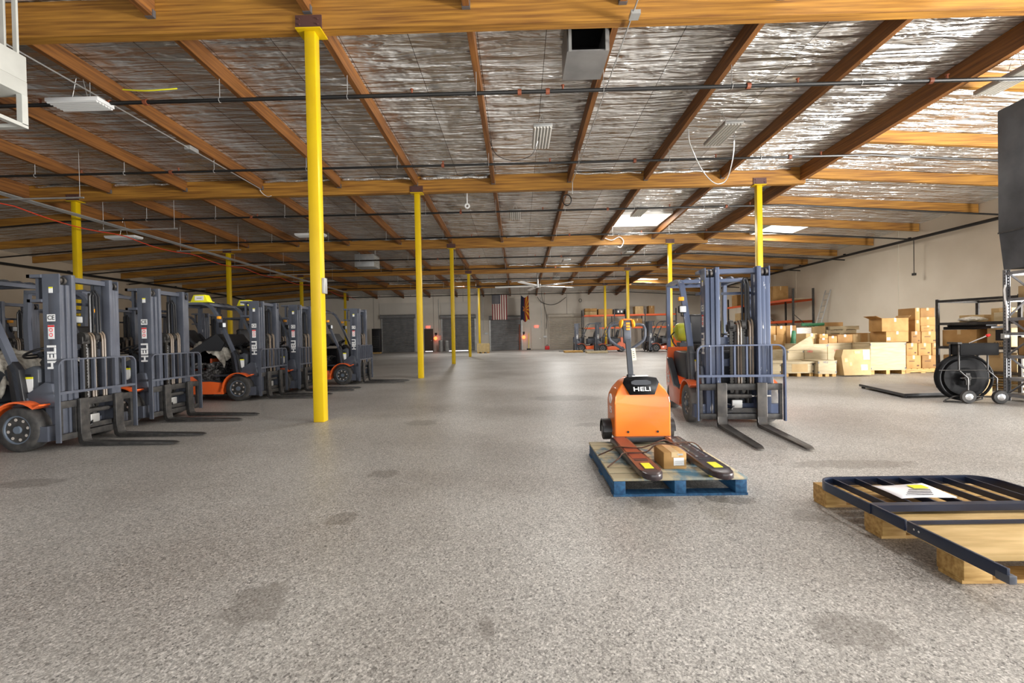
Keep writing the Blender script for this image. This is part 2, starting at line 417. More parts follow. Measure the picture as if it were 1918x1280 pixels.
mb = MB(); mb.box(-.05, .05, -.09, -.083, 1.55, 1.85); o = mb.build('notice', WHITE, R1)

# sprinkler pipes across the hall
ORD = ['first', 'second', 'third', 'fourth', 'fifth', 'sixth', 'seventh', 'eighth', 'ninth']
PY = [8.55, 12.05, 15.7, 19.3, 23.1, 26.7, 30.4, 34.0, 38.0]
PZ = [5.78, 5.77, 5.52, 5.45, 5.22, 5.2, 5.05, 5.0, 4.72]
for i, (y, z) in enumerate(zip(PY, PZ)):
    t = thing('sprinkler_pipe', '%s black sprinkler pipe running across under the roof, counted from the camera' % ORD[i], 'pipe', (0, y, z), group='cross sprinkler pipes')
    pts = [(-15.6, 0, 0), (9.2, 0, 0)]
    xa, xb = XL+.35, XR-.35
    pts = [(xa, 0, zc(xa, y)-zc(0, y))] + pts + [(xb, 0, zc(xb, y)-zc(0, y))]
    mb = MB(); mb.tube(pts, .032 if i else .036, 8); mb.build('pipe', PIPEM, t)
    for x in RX:
        if i < 4 or abs(x) < 8:
            mb = MB(); top = zc(x, y)-z-.3
            mb.tube([(x, .0, -.05), (x, .0, top+.05)], .007, 5); mb.torus((x, 0, 0), .042, .006, (1, 0, 0), 10, 5); mb.build('hanger', GREYM, t)
    for x in ([-7.6, -6.9, .1, .62, 4.3, 7.6] if i == 0 else [-9.1, -1.9, 3.1, 7.1] if i < 3 else [-4, 2.2]):
        mb = MB(); mb.cyl((x-.035, 0, 0), (x+.035, 0, 0), .055, n=10); mb.build('coupling', RUST, t)
    for x in (-11.5, -8.9, -1.9, .9, 5.2, 7.9):
        mb = MB(); mb.cyl((x, 0, .03), (x, 0, .1), .018, n=8).cyl((x, 0, .1), (x, 0, .108), .035, n=8); mb.build('sprinkler_head', RUST, t)
for (x, lab) in ((XL+.35, 'black sprinkler main running along the left wall'), (XR-.35, 'black sprinkler main running along the right wall')):
    t = thing('sprinkler_main', lab, 'pipe', (x, 0, 4.93))
    mb = MB(); mb.tube([(0, y, min(0, zc(x, y)-4.93-.3)) for y in (2, 15, 20, 22, 26, 29, 33, 36.3, 39, YW-.4)], .06, 10); mb.build('pipe', PIPEM, t)
    for y in PY:
        zm = min(0, zc(x, y)-5.23); mb = MB(); mb.tube([(0, y, zm), (0, y, max(zm+.1, PZ[PY.index(y)]-zc(0, y)+zc(x, y)-4.93))], .035, 8); mb.cyl((0, y, zm+.06), (0, y, zm+.1), .06, n=10); mb.build('riser', PIPEM, t)
# trapeze-hung conduits on the left
t = thing('conduit_run', 'bundle of pale electrical conduits running deep along the left side of the roof', 'conduit', (-13.22, 0, 5.2))
for k in range(4):
    mb = MB(); mb.tube([(k*.07, 6, .03), (k*.07, 40, -.42)], .018, 6); mb.build('conduit', GREYM, t)
for y in (11.9, 15.2, 18.7, 22.3, 25.5, 28.2):
    mb = MB(); mb.box(-.75, 1.9, y-.02, y+.02, -.03-.0132*(y-6), .005-.0132*(y-6)); mb.build('strut', GREYM, t)
    for x in (-.6, 1.8):
        mb = MB(); mb.tube([(x, y, -.0132*(y-6)), (x, y, zc(-13.2+x, y)-5.21)], .006, 5); mb.build('rod', GREYM, t)
t = thing('air_hose', 'thin red hose sagging along the conduits on the left', 'hose', (-13.1, 0, 5.05))
pts = []
for i in range(60):
    y = 8+i*.5; pts.append((-.18, y, -.0132*(y-6)-.13*abs(math.sin((y-11.9)/3.4*PI))))
mb = MB(); mb.tube(pts, .016, 5); mb.build('hose', mat('red_hose', (.6, .05, .02), .5), t)
def smooth_path(p, k=5):
    p = [Vector(q) for q in p]
    if len(p) < 4: return p
    out = []
    for i in range(len(p)-1):
        a, b, c, d = p[max(i-1, 0)], p[i], p[i+1], p[min(i+2, len(p)-1)]
        for j in range(k):
            t = j/k; out.append(.5*((2*b)+(c-a)*t+(2*a-5*b+4*c-d)*t*t+(3*b-a-3*c+d)*t**3))
    return out+[p[-1]]
def line_thing(name, label, cat, pts, r, mt, loc=(0, 0, 0), n=6, boxes=()):
    mb = MB(); pts = smooth_path(pts) if name in ('cable', 'strap') else pts; mb.tube(pts, r, n)
    for b in boxes: mb.box(*b)
    o = mb.build(name, mt); tag(o, label, cat); return o
line_thing('conduit', 'white conduit along the rafter left of the foreground post', 'conduit', [(-7.72, 4, 6.05), (-7.72, 6.2, 6.02), (-7.83, 6.9, 5.93), (-7.83, 14.0, 5.93)], .014, GREYM, boxes=[(-7.9, -7.76, 10.9, 11.2, 5.88, 5.98)])
line_thing('conduit', 'thin conduit along the rafter right of the duct, crossing under the nearest beam', 'conduit', [(1.76, 3, 5.96), (1.76, 7.5, 5.96), (1.73, 14.1, 5.95), (1.73, 14.2, 5.6)], .012, GREYM, boxes=[(1.72, 1.86, 6.75, 6.9, 5.92, 5.98)])
line_thing('cable', 'pale looped cable hanging from the lamp right of the duct', 'cable', [P(1290, 250, 10.6)+Vector((0, 0, .1)), P(1292, 268, 10.7), P(1310, 310, 11.2), P(1328, 335, 11.3), P(1345, 345, 11.3), P(1362, 335, 11.2), P(1374, 290, 11), P(1376, 243, 10.9)], .011, GREYM)
line_thing('cable', 'thin dark cable drooping left of the ribbed lamp near the middle', 'cable', [P(918, 265, 10.9), P(930, 290, 10.9), P(960, 301, 10.9), P(990, 294, 10.8), P(1003, 278, 10.75), P(1013, 245, 10.7)], .008, PIPEM)
line_thing('cable', 'white cable looping under the third timber beam near the first roof light', 'cable', [P(1132, 446, 21.5), P(1146, 450, 21.5), P(1160, 444, 21.5), P(1168, 452, 21.5), P(1163, 463, 21.5), P(1157, 462, 21.5)], .02, WHITE)
line_thing('cable', 'white cable end curling below the second beam on the left', 'cable', [P(455, 331, 13.6), P(482, 340, 14.2), P(488, 358, 14.25), P(500, 368, 14.2), P(508, 367, 14.1)], .012, WHITE)
line_thing('cord_coil', 'black coil of cord hanging below the second timber beam', 'cord', [P(1062+8*math.sin(a*.35), 375-10*math.cos(a*.35), 14.1) for a in range(19)], .018, PIPEM)
line_thing('strap', 'thin yellow strap hooked across the rafter at upper left', 'strap', [P(230, 168, 8.1), P(270, 170, 8.05), P(306, 168, 8.05), P(332, 166, 8.1)], .012, SIGNY)
q = P(1702, 512, 19.1)
o = line_thing('pendant_cord', 'cord with a plug end hanging from the sprinkler main at the right wall', 'cord', [(XR-.35, q.y, 4.875), (XR-.35, q.y, q.z)], .014, PIPEM)
mb = MB(); mb.box(XR-.41, XR-.29, q.y-.05, q.y+.05, q.z-.1, q.z, .01); mb.build('plug', PIPEM, o)
t = thing('ceiling_hook', 'pale pulley hook hanging below the second beam near the middle', 'hook', P(875, 385, 15.0))
mb = MB(); mb.tube([(0, 0, .42), (.0, 0, .05)], .02, 6); mb.build('rod', WHITE, t)
mb = MB(); mb.torus((0, 0, -.02), .065, .028, (0, 1, 0), 12, 6); mb.build('ring', WHITE, t)

# high-bay lamps
LENS = mat('ribbed_lamp_tubes', (.62, .6, .55), .3); LENSW = mat('white_lamp_tubes', (.8, .8, .78), .3)
def lamp(x, y, z, sx, sy, label, white=False, tilt=0):
    t = thing('ceiling_lamp', label, 'lamp', (x, y, z), tilt, 'ribbed ceiling lamps')
    mb = MB(); mb.box(-sx/2, sx/2, -sy/2, sy/2, .02, .09, .01); mb.build('housing', WHITE if white else GREYM, t)
    k = 6
    for i in range(k):
        mb = MB()
        if sx < sy: xx = -sx/2+sx*(i+.5)/k; mb.cyl((xx, -sy/2+.03, 0.012), (xx, sy/2-.03, 0.012), sx/k*.36, n=8)
        else: yy = -sy/2+sy*(i+.5)/k; mb.cyl((-sx/2+.03, yy, 0.012), (sx/2-.03, yy, 0.012), sy/k*.36, n=8)
        mb.build('tube', LENSW if white else LENS, t)
    for s_ in (-1, 1):
        mb = MB(); mb.tube([(s_*min(sx, .4)*.4, 0, .09), (0, 0, zc(x, y)-z-.01)], .006, 5); mb.build('hanger', GREYM, t)
lamp(.62, 10.75, 5.85, .42, 1.2, 'ribbed ceiling lamp hanging right of the centre rafter, nearest the duct')
lamp(4.85, 10.85, 5.85, .42, 1.2, 'ribbed ceiling lamp beside the looped cable')
lamp(-.05, 17.2, 5.75, .42, 1.2, 'small ribbed lamp beyond the second beam near the middle')
lamp(4.57, 17.2, 5.75, .42, 1.2, 'ribbed lamp just before the first roof light')
lamp(9.3, 8.7, 5.85, .42, 1.2, 'ribbed lamp at the upper right edge above the dark metal box')
lamp(-8.05, 8.45, 5.68, .98, .36, 'white lamp at upper left beside the square duct outlet', True)
lamp(-8.6, 19.1, 5.6, 1.2, .42, 'white lamp just left of the foreground post beyond the second beam', True)
lamp(-15.3, 17.7, 5.35, 1.2, .42, 'white lamp among the conduits on the left', True)
lamp(5.9, 24.6, 5.5, .42, 1.2, 'ribbed lamp beyond the third beam right of the middle')

lamp(2.8, 26.5, 5.48, .42, 1.2, 'added ribbed lamp far back, between the centre rafter and the fourth beam')  # added fixture, put here to hold a fill light
lamp(-4.3, 33.2, 5.31, .42, 1.2, 'added farthest ribbed lamp on the left, near the far roller doors')  # fixture added over the far left fill light
lamp(2.8, 33.2, 5.31, .42, 1.2, 'added farthest ribbed lamp near the ceiling fan')  # fixture added over the far middle fill light

# ducts
t = thing('roof_duct', 'grey sheet metal duct hanging from the roof behind the nearest beam, mouth towards the camera', 'duct', (1.225, 8.0, 0))
zt = zc(0, 8)-.01
mb = MB(); mb.box(-.345, .345, -.43, .42, 5.9, 5.925); mb.build('bottom_panel', DUCTM, t)
for s_ in (-1, 1):
    mb = MB(); x0, x1 = sorted((s_*.345, s_*.32)); mb.box(x0, x1, -.43, .42, 5.925, zt); mb.build('side_panel', DUCTM, t)
    mb = MB(); mb.box(s_*.30-.025, s_*.30+.025, -.46, -.43, 5.9, zt); mb.build('strap', GREYM, t)
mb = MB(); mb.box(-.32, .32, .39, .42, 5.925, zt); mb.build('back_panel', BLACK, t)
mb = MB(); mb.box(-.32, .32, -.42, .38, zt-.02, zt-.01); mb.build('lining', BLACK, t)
WHITED = mat('white_duct_enamel', (.50, .50, .46), .5, 0, (.6, .6, .55), 2)
t = thing('duct_outlet', 'square white cooler duct outlet hanging at the upper left edge', 'duct', (-6.95, 6.5, 0))
mb = MB(); mb.box(-1.3, 0, -1.5, 0, 5.02, 5.38, .01); mb.box(-1.3, -.0, -1.5, -.0, 4.82, 5.02, .006); mb.build('plenum', WHITED, t)
for (x, y) in ((-1.26, -1.46), (-.04, -1.46), (-1.26, -.04), (-.04, -.04)):
    mb = MB(); mb.box(x-.04, x+.04, y-.04, y+.04, 4.4, 4.82); mb.build('corner_post', WHITED, t)
mb = MB(); mb.box(-1.3, 0, -1.5, -1.42, 4.36, 4.41).box(-1.3, 0, -.08, 0, 4.36, 4.41).box(-1.3, -1.22, -1.42, -.08, 4.36, 4.41).box(-.08, 0, -1.42, -.08, 4.36, 4.41); mb.build('bottom_frame', WHITED, t)
for x in (-.1, -.28):
    mb = MB(); mb.box(x-.03, x+.03, -.06, -.03, 5.38, zc(-7, 6.4)-.01); mb.build('hanging_strap', WHITED, t)
t = thing('cooler_box', 'pale box unit with louvred side hanging from the roof far back left of centre', 'cooler', P(688, 490, 24))
zz = t.location.z
mb = MB(); mb.box(-.5, .5, -.5, .5, -.35, .3, .02); mb.build('casing', GREYM, t)
mb = MB()
for k in range(6): mb.box(.5, .52, -.42, .42, -.28+k*.09, -.24+k*.09)
mb.build('louvre', WHITED, t)
mb = MB(); mb.box(-.45, -.4, -.03, .03, .3, zc(-8, 24)-zz-.01).box(.4, .45, -.03, .03, .3, zc(-8, 24)-zz-.01); mb.build('strap', GREYM, t)
c = P(1007, 536, 31.5)
t = thing('ceiling_fan', 'large white ceiling fan turning below the far roof beams', 'fan', c)
mb = MB(); mb.cyl((0, 0, -.12), (0, 0, .12), .22, n=16).cyl((0, 0, .12), (0, 0, zc(c.x, c.y)-c.z-.01), .05, n=8); mb.build('motor', GREYM, t)
for k in range(5):
    a = k*2*PI/5+.5; mb = MB(Matrix.Rotation(a, 4, 'Z')); mb.cbox((1.55, 0, 0), (2.8, .24, .04), .01, Matrix.Rotation(.25, 3, 'X')); mb.build('blade', WHITE, t)

# ------------------------------------------------------------------ forklifts (forks point along local +x, origin on the floor under the fork faces)
PLASTIC = mat('clear_plastic_sheet', (.62, .58, .50), .22, 0, (.36, .33, .28), 16, bump=.8, dist=.03)
ENGINE = mat('engine_block', (.05, .048, .045), .4, .5, (.32, .31, .30), 24, lo=.45, hi=.7)
HOSE = mat('hydraulic_hose', (.16, .12, .085), .45)
CHAINM = mat('lift_chain', (.05, .047, .043), .4, .7)
SEAT = mat('black_seat_vinyl', (.018, .018, .02), .38)
RIMM = mat('dark_rim_paint', (.11, .135, .17), .35)
NUTM = mat('bright_nuts', (.62, .56, .5), .35, .4)
TANKY = mat('chartreuse_tank', (.62, .66, .04), .4, 0, (.48, .5, .05), 5)
def side(x, z, y=-.417): return frame((x, y, z), (1, 0, 0), (0, 0, 1))
def make_forklift(label, hood_open=False, plastic=False, tank=False, worn=False):
    t = thing('forklift', label, 'forklift')
    bl = CHARW if worn else CHAR; rub = RUBBERW if worn else RUBBER
    # mast
    mb = MB()
    for s in (-1, 1):
        y0, y1 = sorted((s*.352, s*.412))
        mb.box(-.285, -.215, y0, y1, .1, 2.13).box(-.215, -.075, y0, y1, .1, 2.0, .006)
        yo, yp = sorted((s*.398, s*.4125)); mb.box(-.285, -.075, yo, yp, 1.9, 2.13)
        ya, yb = sorted((s*.30, s*.43)); mb.box(-.46, -.285, ya, yb, 2.085, 2.125).box(-.46, -.285, ya, yb, 1.79, 1.825)
        mb.box(-.40, -.36, s*.36-.02, s*.36+.02, 1.825, 2.085)
        ya, yb = sorted((s*.40, s*.56)); mb.box(-.26, -.12, ya, yb, .12, .30)
    mb.box(-.46, -.42, -.43, .43, 2.085, 2.125).box(-.46, -.42, -.43, .43, 1.79, 1.825).box(-.28, -.24, -.35, .35, .14, .3).box(-.285, -.25, -.35, .35, .8, .9)
    mb.build('outer_mast', bl, t)
    mb = MB()
    for s in (-1, 1):
        for a, b, x1, z1 in ((.295, .346, -.06, 2.0), (.235, .289, -.045, 2.13)):
            y0, y1 = sorted((s*a, s*b)); mb.box(-.25, -.16, y0, y1, .12, 2.12).box(-.16, x1, y0, y1, .12, z1, .005)
    mb.box(-.22, -.10, -.235, .235, 2.05, 2.11).box(-.24, -.2, -.235, .235, 1.1, 1.2).box(-.24, -.2, -.235, .235, .2, .3)
    mb.build('inner_mast', bl, t)
    for s in (-1, 1):
        for yy in (.322, .378):
            mb = MB(); mb.cyl((-.13, s*yy-.014, 2.055), (-.13, s*yy+.014, 2.055), .05, n=14); mb.build('mast_roller', STEEL, t)
    mb = MB(); mb.cyl((-.17, .0, .15), (-.17, .0, 1.22), .055, n=14); mb.cyl((-.17, 0, 1.22), (-.17, 0, 1.3), .035, n=12)
    mb.box(-.22, -.1, -.11, .11, 1.27, 1.37, .01); mb.build('lift_cylinder', BLACKM, t)
    for s in (-1, 1):
        mb = MB(); mb.cyl((-.25, s*.18, .2), (-.25, s*.18, 1.95), .03, n=10); mb.build('side_cylinder', BLACKM, t)
        mb = MB(); mb.box(-.125, -.105, s*.075-.018, s*.075+.018, .45, 1.34)
        for k in range(22): mb.box(-.13, -.1, s*.075-.024, s*.075+.024, .47+k*.04, .49+k*.04)
        mb.build('lift_chain', CHAINM, t)
        mb = MB(); mb.cyl((-.13, s*.075-.025, 1.36), (-.13, s*.075+.025, 1.36), .065, n=14); mb.build('chain_sheave', BLACKM, t)
    for k, yy in enumerate((.0, .035, .15, .185)):
        mb = MB(); z = 1.40+.01*k
        pts = [(-.08, yy, .5)] + [(-.08, yy, .8), (-.08, yy, z-.1)] + [(-.145+.065*math.cos(a), yy, z-.08+.085*math.sin(a)) for a in [i*PI/6 for i in range(1, 6)]] + [(-.21, yy, z-.15), (-.21, yy, .9)]
        mb.tube(pts, .013, 6); mb.build('hydraulic_hose', HOSE, t)
    for yy in (.1, .14):
        mb = MB(); mb.tube([(-.19, yy, 1.2), (-.19, yy, 1.9), (-.16, yy+.01, 1.98), (-.12, yy+.015, 1.9), (-.11, yy+.015, 1.3)], .014, 6); mb.build('hydraulic_hose', BLACK, t)
    # carriage, forks, backrest
    mb = MB()
    mb.box(-.05, -.004, -.52, .52, .50, .585, .006).box(-.05, -.004, -.52, .52, .115, .19, .006)
    for s in (-1, 1):
        mb.box(-.045, -.008, s*.50-.018, s*.50+.018, .19, .5); mb.box(-.05, -.012, s*.30-.02, s*.30+.02, .19, .5)
    mb.box(-.06, -.03, -.3, .3, .2, .26)
    mb.build('carriage', BLACKM, t)
    mb = MB(); mb.cyl((-.03, -.3, .42), (-.03, .14, .42), .03, n=10); mb.build('sideshift_cylinder', BLACKM, t)
    mb = MB(); mb.cyl((-.03, .14, .42), (-.03, .38, .42), .016, n=10); mb.build('cylinder_rod', CHROME, t)
    mb = MB(); mb.box(-.07, -.03, -.1, .03, .26, .37, .01); mb.build('valve_block', GREYM, t)
    mb = MB(); mb.tube([(-.05, -.12, .3), (-.02, -.2, .33), (-.02, -.26, .28), (-.05, -.28, .22)], .012, 6); mb.tube([(-.05, -.06, .3), (-.0, -.12, .25), (-.03, -.2, .21)], .012, 6); mb.build('hydraulic_hose', BLACK, t)
    mb = MB(); y = .545; R = .09; zt = 1.09
    pts = [(.0, -y, .10), (.0, -y, .5), (.0, -y, zt-R)] + [(.0, -y+R-R*math.cos(a), zt-R+R*math.sin(a)) for a in [i*PI/12 for i in range(1, 6)]] + [(.0, -y+R, zt)]
    pts = pts + [(x, -q, z) for x, q, z in pts[::-1]]
    mb.sweep(pts, [(-.009, -.028), (.009, -.028), (.009, .028), (-.009, .028)], False, (1, 0, 0))
    mb.build('backrest_frame', bl, t)
    mb = MB(); mb.box(-.025, .022, -y, y, .675, .705); mb.build('backrest_crossbar', bl, t)
    for k in range(6):
        yy = -.38+.152*k; mb = MB(); mb.box(-.022, .02, yy-.011, yy+.011, .705, zt-.008); mb.build('backrest_bar', bl, t)
    for yy in (-.25, .25):
        mb = MB(); pr = [(0, .60), (.042, .60), (.045, .16), (.055, .085), (.075, .062), (1.12, .042), (1.17, .034), (1.2, .024), (1.2, .018), (.06, .018), (.03, .024), (.008, .05), (0, .09)]
        mb.prism(pr, 'y', yy-.06, yy+.06, .004)
        # taper the blade tip
        for v in mb.bm.verts:
            if v.co.x > 1.0: v.co.y = yy+(v.co.y-yy)*(1-(v.co.x-1.0)*1.6)
        mb.build('fork', STEELD if worn else BLACKM, t)
    # wheels
    for s in (-1, 1):
        for (x, r, w_, yc, nm) in ((-.47, .268, .19, .485, 'front_wheel'), (-1.78, .205, .14, .44, 'rear_wheel')):
            mb = MB(); a = (0, s, 0)
            mb.lathe([(r*.62, 0), (r*.9, 0), (r*.97, .012), (r, .03), (r, w_-.03), (r*.97, w_-.012), (r*.9, w_), (r*.64, w_), (r*.62, w_-.02)], (x, s*(yc-w_/2), r), a, 32)
            tyre = mb.build(nm, rub, t)
            mb = MB(); mb.lathe([(r*.63, .02), (r*.63, w_-.005), (r*.58, w_-.005), (r*.54, w_-.05), (r*.36, w_-.05), (r*.33, w_-.03), (r*.18, w_-.025), (r*.16, w_+.0), (.01, w_+.0)], (x, s*(yc-w_/2), r), a, 28)
            rim = mb.build('wheel_rim', RIMM, tyre)
            mb = MB()
            for k in range(8):
                an = k*PI/4+.2; cx, cz = x+r*.45*math.cos(an), r+r*.45*math.sin(an); y0 = s*(yc+w_/2-.05); mb.cyl((cx, y0, cz), (cx, y0+s*.035, cz), .019, n=6)
            mb.build('wheel_nuts', NUTM, tyre)
    for s in (-1, 1):
        mb = MB(); pts = [(-.47+.325*math.cos(a), s*.475, .268+.325*math.sin(a)) for a in [PI*(.28+i*.7/12) for i in range(13)]]
        pts = [(-.18, s*.475, .555)] + pts + [(-.83, s*.475, .2)]
        mb.sweep(pts, [(-.115, -.008), (.115, -.008), (.115, .012), (-.115, .012)], False)
        mb.build('fender', ORANGE, t)
    # body
    mb = MB()
    for s in (-1, 1):
        pr = [(-.80, .15), (-1.62, .15), (-1.72, .74), (-1.55, .70), (-1.38, .56), (-1.28, .44), (-.86, .40), (-.82, .30)]
        y0, y1 = sorted((s*.47, s*.55)); mb.prism(pr, 'y', y0, y1, .008)
    mb.box(-1.62, -.8, -.47, .47, .17, .40)
    mb.build('chassis', ORANGE, t)
    mb = MB(); mb.box(-.75, -.3, -.38, .38, .16, .52); mb.box(-1.05, -.32, -.46, .46, .52, .56).box(-1.25, -.84, -.535, .535, .40, .425); mb.build('floor_frame', CHAR_D, t)
    mb = MB(); mb.prism([(-.82, .425), (-1.26, .45), (-1.36, .57), (-1.52, .7), (-1.6, .78), (-1.66, .84), (-1.75, .86), (-1.62, .70), (-1.40, .50), (-1.3, .42)], 'y', -.556, -.47, .004)
    mb.prism([(-.82, .425), (-1.26, .45), (-1.36, .57), (-1.52, .7), (-1.6, .78), (-1.66, .84), (-1.75, .86), (-1.62, .70), (-1.40, .50), (-1.3, .42)], 'y', .47, .556, .004); mb.build('step_trim', CHAR_D, t)
    mb = MB(); pr = [(-1.55, .22), (-2.16, .22), (-2.26, .34), (-2.28, .62), (-2.24, .84), (-2.16, .97), (-2.0, 1.03), (-1.74, 1.03), (-1.74, .72)]
    mb.prism(pr, 'y', -.54, .54)
    for v in mb.bm.verts:
        if v.co.x < -1.95: v.co.y *= .84
    mb.build('counterweight', ORANGE, t)
    o = text('25', .17, frame((-1.78, -.544, .62), (1, 0, .1), (-.1, 0, 1)), WHITE, t, bold=.004)
    o.matrix_local = frame((-1.66, -.553, .50), (1, 0, 0), (0, 0, 1))
    mb = MB(); mb.prism([(-1.72, .60), (-1.62, .66), (-1.66, .60), (-1.56, .58)], 'y', -.5545, -.552); mb.build('decal', WHITE, t)
    # engine hood with seat
    HM = Matrix()
    if hood_open: HM = Matrix.Translation((-1.74, 0, .98)) @ Matrix.Rotation(math.radians(-31), 4, 'Y') @ Matrix.Translation((1.74, 0, -.98))
    mb = MB(HM)
    if hood_open:
        mb.box(-1.74, -.84, -.46, .46, .92, .97, .015)
        for s in (-1, 1): mb.prism([(-1.74, .97), (-.84, .97), (-.80, .72), (-.98, .62), (-1.25, .80), (-1.6, .88)], 'y', s*.45-.02, s*.45+.02)
        mb.box(-.86, -.81, -.44, .44, .64, .95)
    else:
        mb.prism([(-.95, .56), (-.95, .9), (-1.0, .97), (-1.72, .97), (-1.74, .56)], 'y', -.45, .45, .03)
    mb.build('engine_hood', SEAT if hood_open else CHAR_D, t)
    mb = MB(HM); mb.box(-1.58, -1.08, -.25, .25, .97, 1.09, .04); st = mb.build('seat', SEAT, t)
    mb = MB(HM @ Matrix.Translation((-1.56, 0, 1.08)) @ Matrix.Rotation(-.2, 4, 'Y')); mb.box(-.06, .06, -.24, .24, 0, .5, .05, 3); mb.box(.0, .09, -.25, -.19, .0, .36, .03).box(.0, .09, .19, .25, .0, .36, .03); mb.build('seat_back', SEAT, t)
    if hood_open:
        r = random.Random(3)
        mb = MB(); mb.box(-1.62, -1.0, -.36, .36, .42, .64)
        for k in range(26):
            mb.cbox((r.uniform(-1.6, -1.0), r.uniform(-.42, .36), r.uniform(.6, .78)), (r.uniform(.04, .16), r.uniform(.04, .14), r.uniform(.04, .14)), .006)
        for k in range(8):
            x, y = r.uniform(-1.55, -1.05), r.uniform(-.42, .3); mb.tube([(x, y, .62), (x+.08, y-.03, .8), (x+.2, y, .76)], .016, 6)
        mb.build('engine', ENGINE, t)
        mb = MB(); mb.box(-1.3, -1.26, -.2, .1, .75, .9); mb.build('engine_bracket', ORANGE, t)
        mb = MB(); mb.box(-1.738, -1.722, -.47, .47, .4, 1.0).box(-1.72, -.62, .44, .46, .4, 1.0).box(-.66, -.64, -.44, .44, .5, .95); mb.build('engine_bay_dark_panel', BLACK, t)  # black panels added so the open engine cavity looks dark
    if plastic:
        def fn(u, v):
            x = -1.62+.72*u; y = -.36+.66*v
            z = (1.20 if hood_open else 1.12)-.16*u*u+.10*math.sin(u*PI)
            z += .028*math.sin(u*17+v*6)*math.sin(v*11+u*5)+.02*math.sin(v*23-u*13)+.012*math.sin(u*41+v*29)
            z -= .20*max(0, (.16-v)/.16)+.16*max(0, (u-.8)/.2)
            return (x+.03*math.sin(v*19+u*7), y+.02*math.sin(u*23), z)
        mb = MB(); mb.surf(fn, 30, 22); mb.build('plastic_cover', PLASTIC, t, 70, solid=.004)
    # dashboard, wheel, levers
    mb = MB(); mb.prism([(-.34, .5), (-.34, .98), (-.40, 1.02), (-.62, .93), (-.58, .56)], 'y', -.44, .44, .015); mb.build('dashboard', CHAR_D, t)
    mb = MB(); mb.prism([(-.42, .98), (-.60, 1.12), (-.66, 1.05), (-.60, .9)], 'y', -.12, .12, .01); mb.build('instrument_cowl', BLACK, t)
    mb = MB(); ax = Vector((-.45, 0, 1)); c = Vector((-.76, 0, 1.17)); mb.torus(c, .165, .015, ax, 24, 8)
    mb.cyl(c-ax*.06, c, .04, n=10); mb.tube([c-ax*.05, Vector((-.62, 0, .95))], .025, 8)
    for k in range(3):
        an = k*2*PI/3; mb.tube([c-ax*.02, c+Vector((math.cos(an)*.15, math.sin(an)*.16, .45*math.cos(an)*.15))], .011, 5)
    mb.build('steering_wheel', BLACK, t)
    mb = MB(); mb.box(-.43, -.40, -.4452, -.441, .7, .76).box(-.56, -.42, -.4462, -.441, .86, .92); mb.build('vent_panel', BLACK, t)
    mb = MB(); mb.box(-.52, -.40, -.4475, -.4415, .70, .86); mb.build('label', WHITE, t)
    mb = MB(); mb.box(-.52, -.40, -.4485, -.4415, .861, .885); mb.build('label', SIGNY, t)
    for s in (-1, 1):
        mb = MB(); mb.cyl((-.30, s*.36, .60), (-.62, s*.36, .50), .035, n=10); mb.build('tilt_cylinder', CHAR_D, t)
        mb = MB(); y0, y1 = sorted((s*.42, s*.46)); mb.prism([(-.10, .52), (-.16, .80), (-.24, .82), (-.50, .66), (-.52, .57), (-.44, .54)], 'y', y0, y1, .006)
        mb.cyl((-.47, s*.41, .61), (-.47, s*.48, .61), .03, n=10); mb.build('mast_bracket', CHAR, t)
    # overhead guard
    mb = MB()
    for s in (-1, 1):
        y = s*.47
        path = [(-.50, y, .56), (-.56, y, .95), (-.80, y, 1.52), (-.97, y, 1.88), (-1.04, y, 1.99), (-1.13, y, 2.06), (-1.25, y, 2.09), (-1.6, y, 2.095), (-1.95, y, 2.09)]
        mb.sweep(path, [(-.025, -.04), (.025, -.04), (.025, .04), (-.025, .04)], False)
        mb.bar([(-1.96, y, .98), (-1.98, y, 1.6), (-1.95, y, 2.12)], .055, .075, (1, 0, 0))
    mb.box(-1.99, -1.93, -.47, .47, 2.05, 2.115).box(-1.16, -1.10, -.47, .47, 2.04, 2.09)
    mb.build('overhead_guard', bl, t)
    mb = MB()
    for k in range(5):
        yy = -.32+.16*k; mb.bar([(-1.13, yy, 2.075), (-1.2, yy, 2.11), (-1.95, yy, 2.11)], .03, .045, (0, 0, 1))
    mb.build('guard_roof_bars', bl, t)
    for s in (-1, 1):
        y0, y1 = sorted((s*.435, s*.51)); mb = MB(); mb.prism([(-.44, .56), (-.50, .98), (-.57, 1.08), (-.65, 1.02), (-.60, .56)], 'y', y0, y1, .01); mb.build('pillar_cover', BLACK if not worn else CHAR_D, t)
        mb = MB(); mb.cbox((-.80, s*.53, 1.62), (.08, .11, .11), .015); hl = mb.build('headlight', BLACK, t)
        mb = MB(); mb.cbox((-.755, s*.53, 1.62), (.02, .09, .09), .008); mb.build('lens', GLASS_L, hl)
        mb = MB(); mb.cbox((-.86, s*.53, 1.78), (.06, .08, .06), .01); mb.build('turn_signal', AMBER, t)
        mb = MB(); mb.tube([(-.84, s*.49, 1.52), (-.80, s*.54, 1.52), (-.80, s*.54, 1.6)], .01, 5); mb.build('lamp_bracket', BLACK, t)
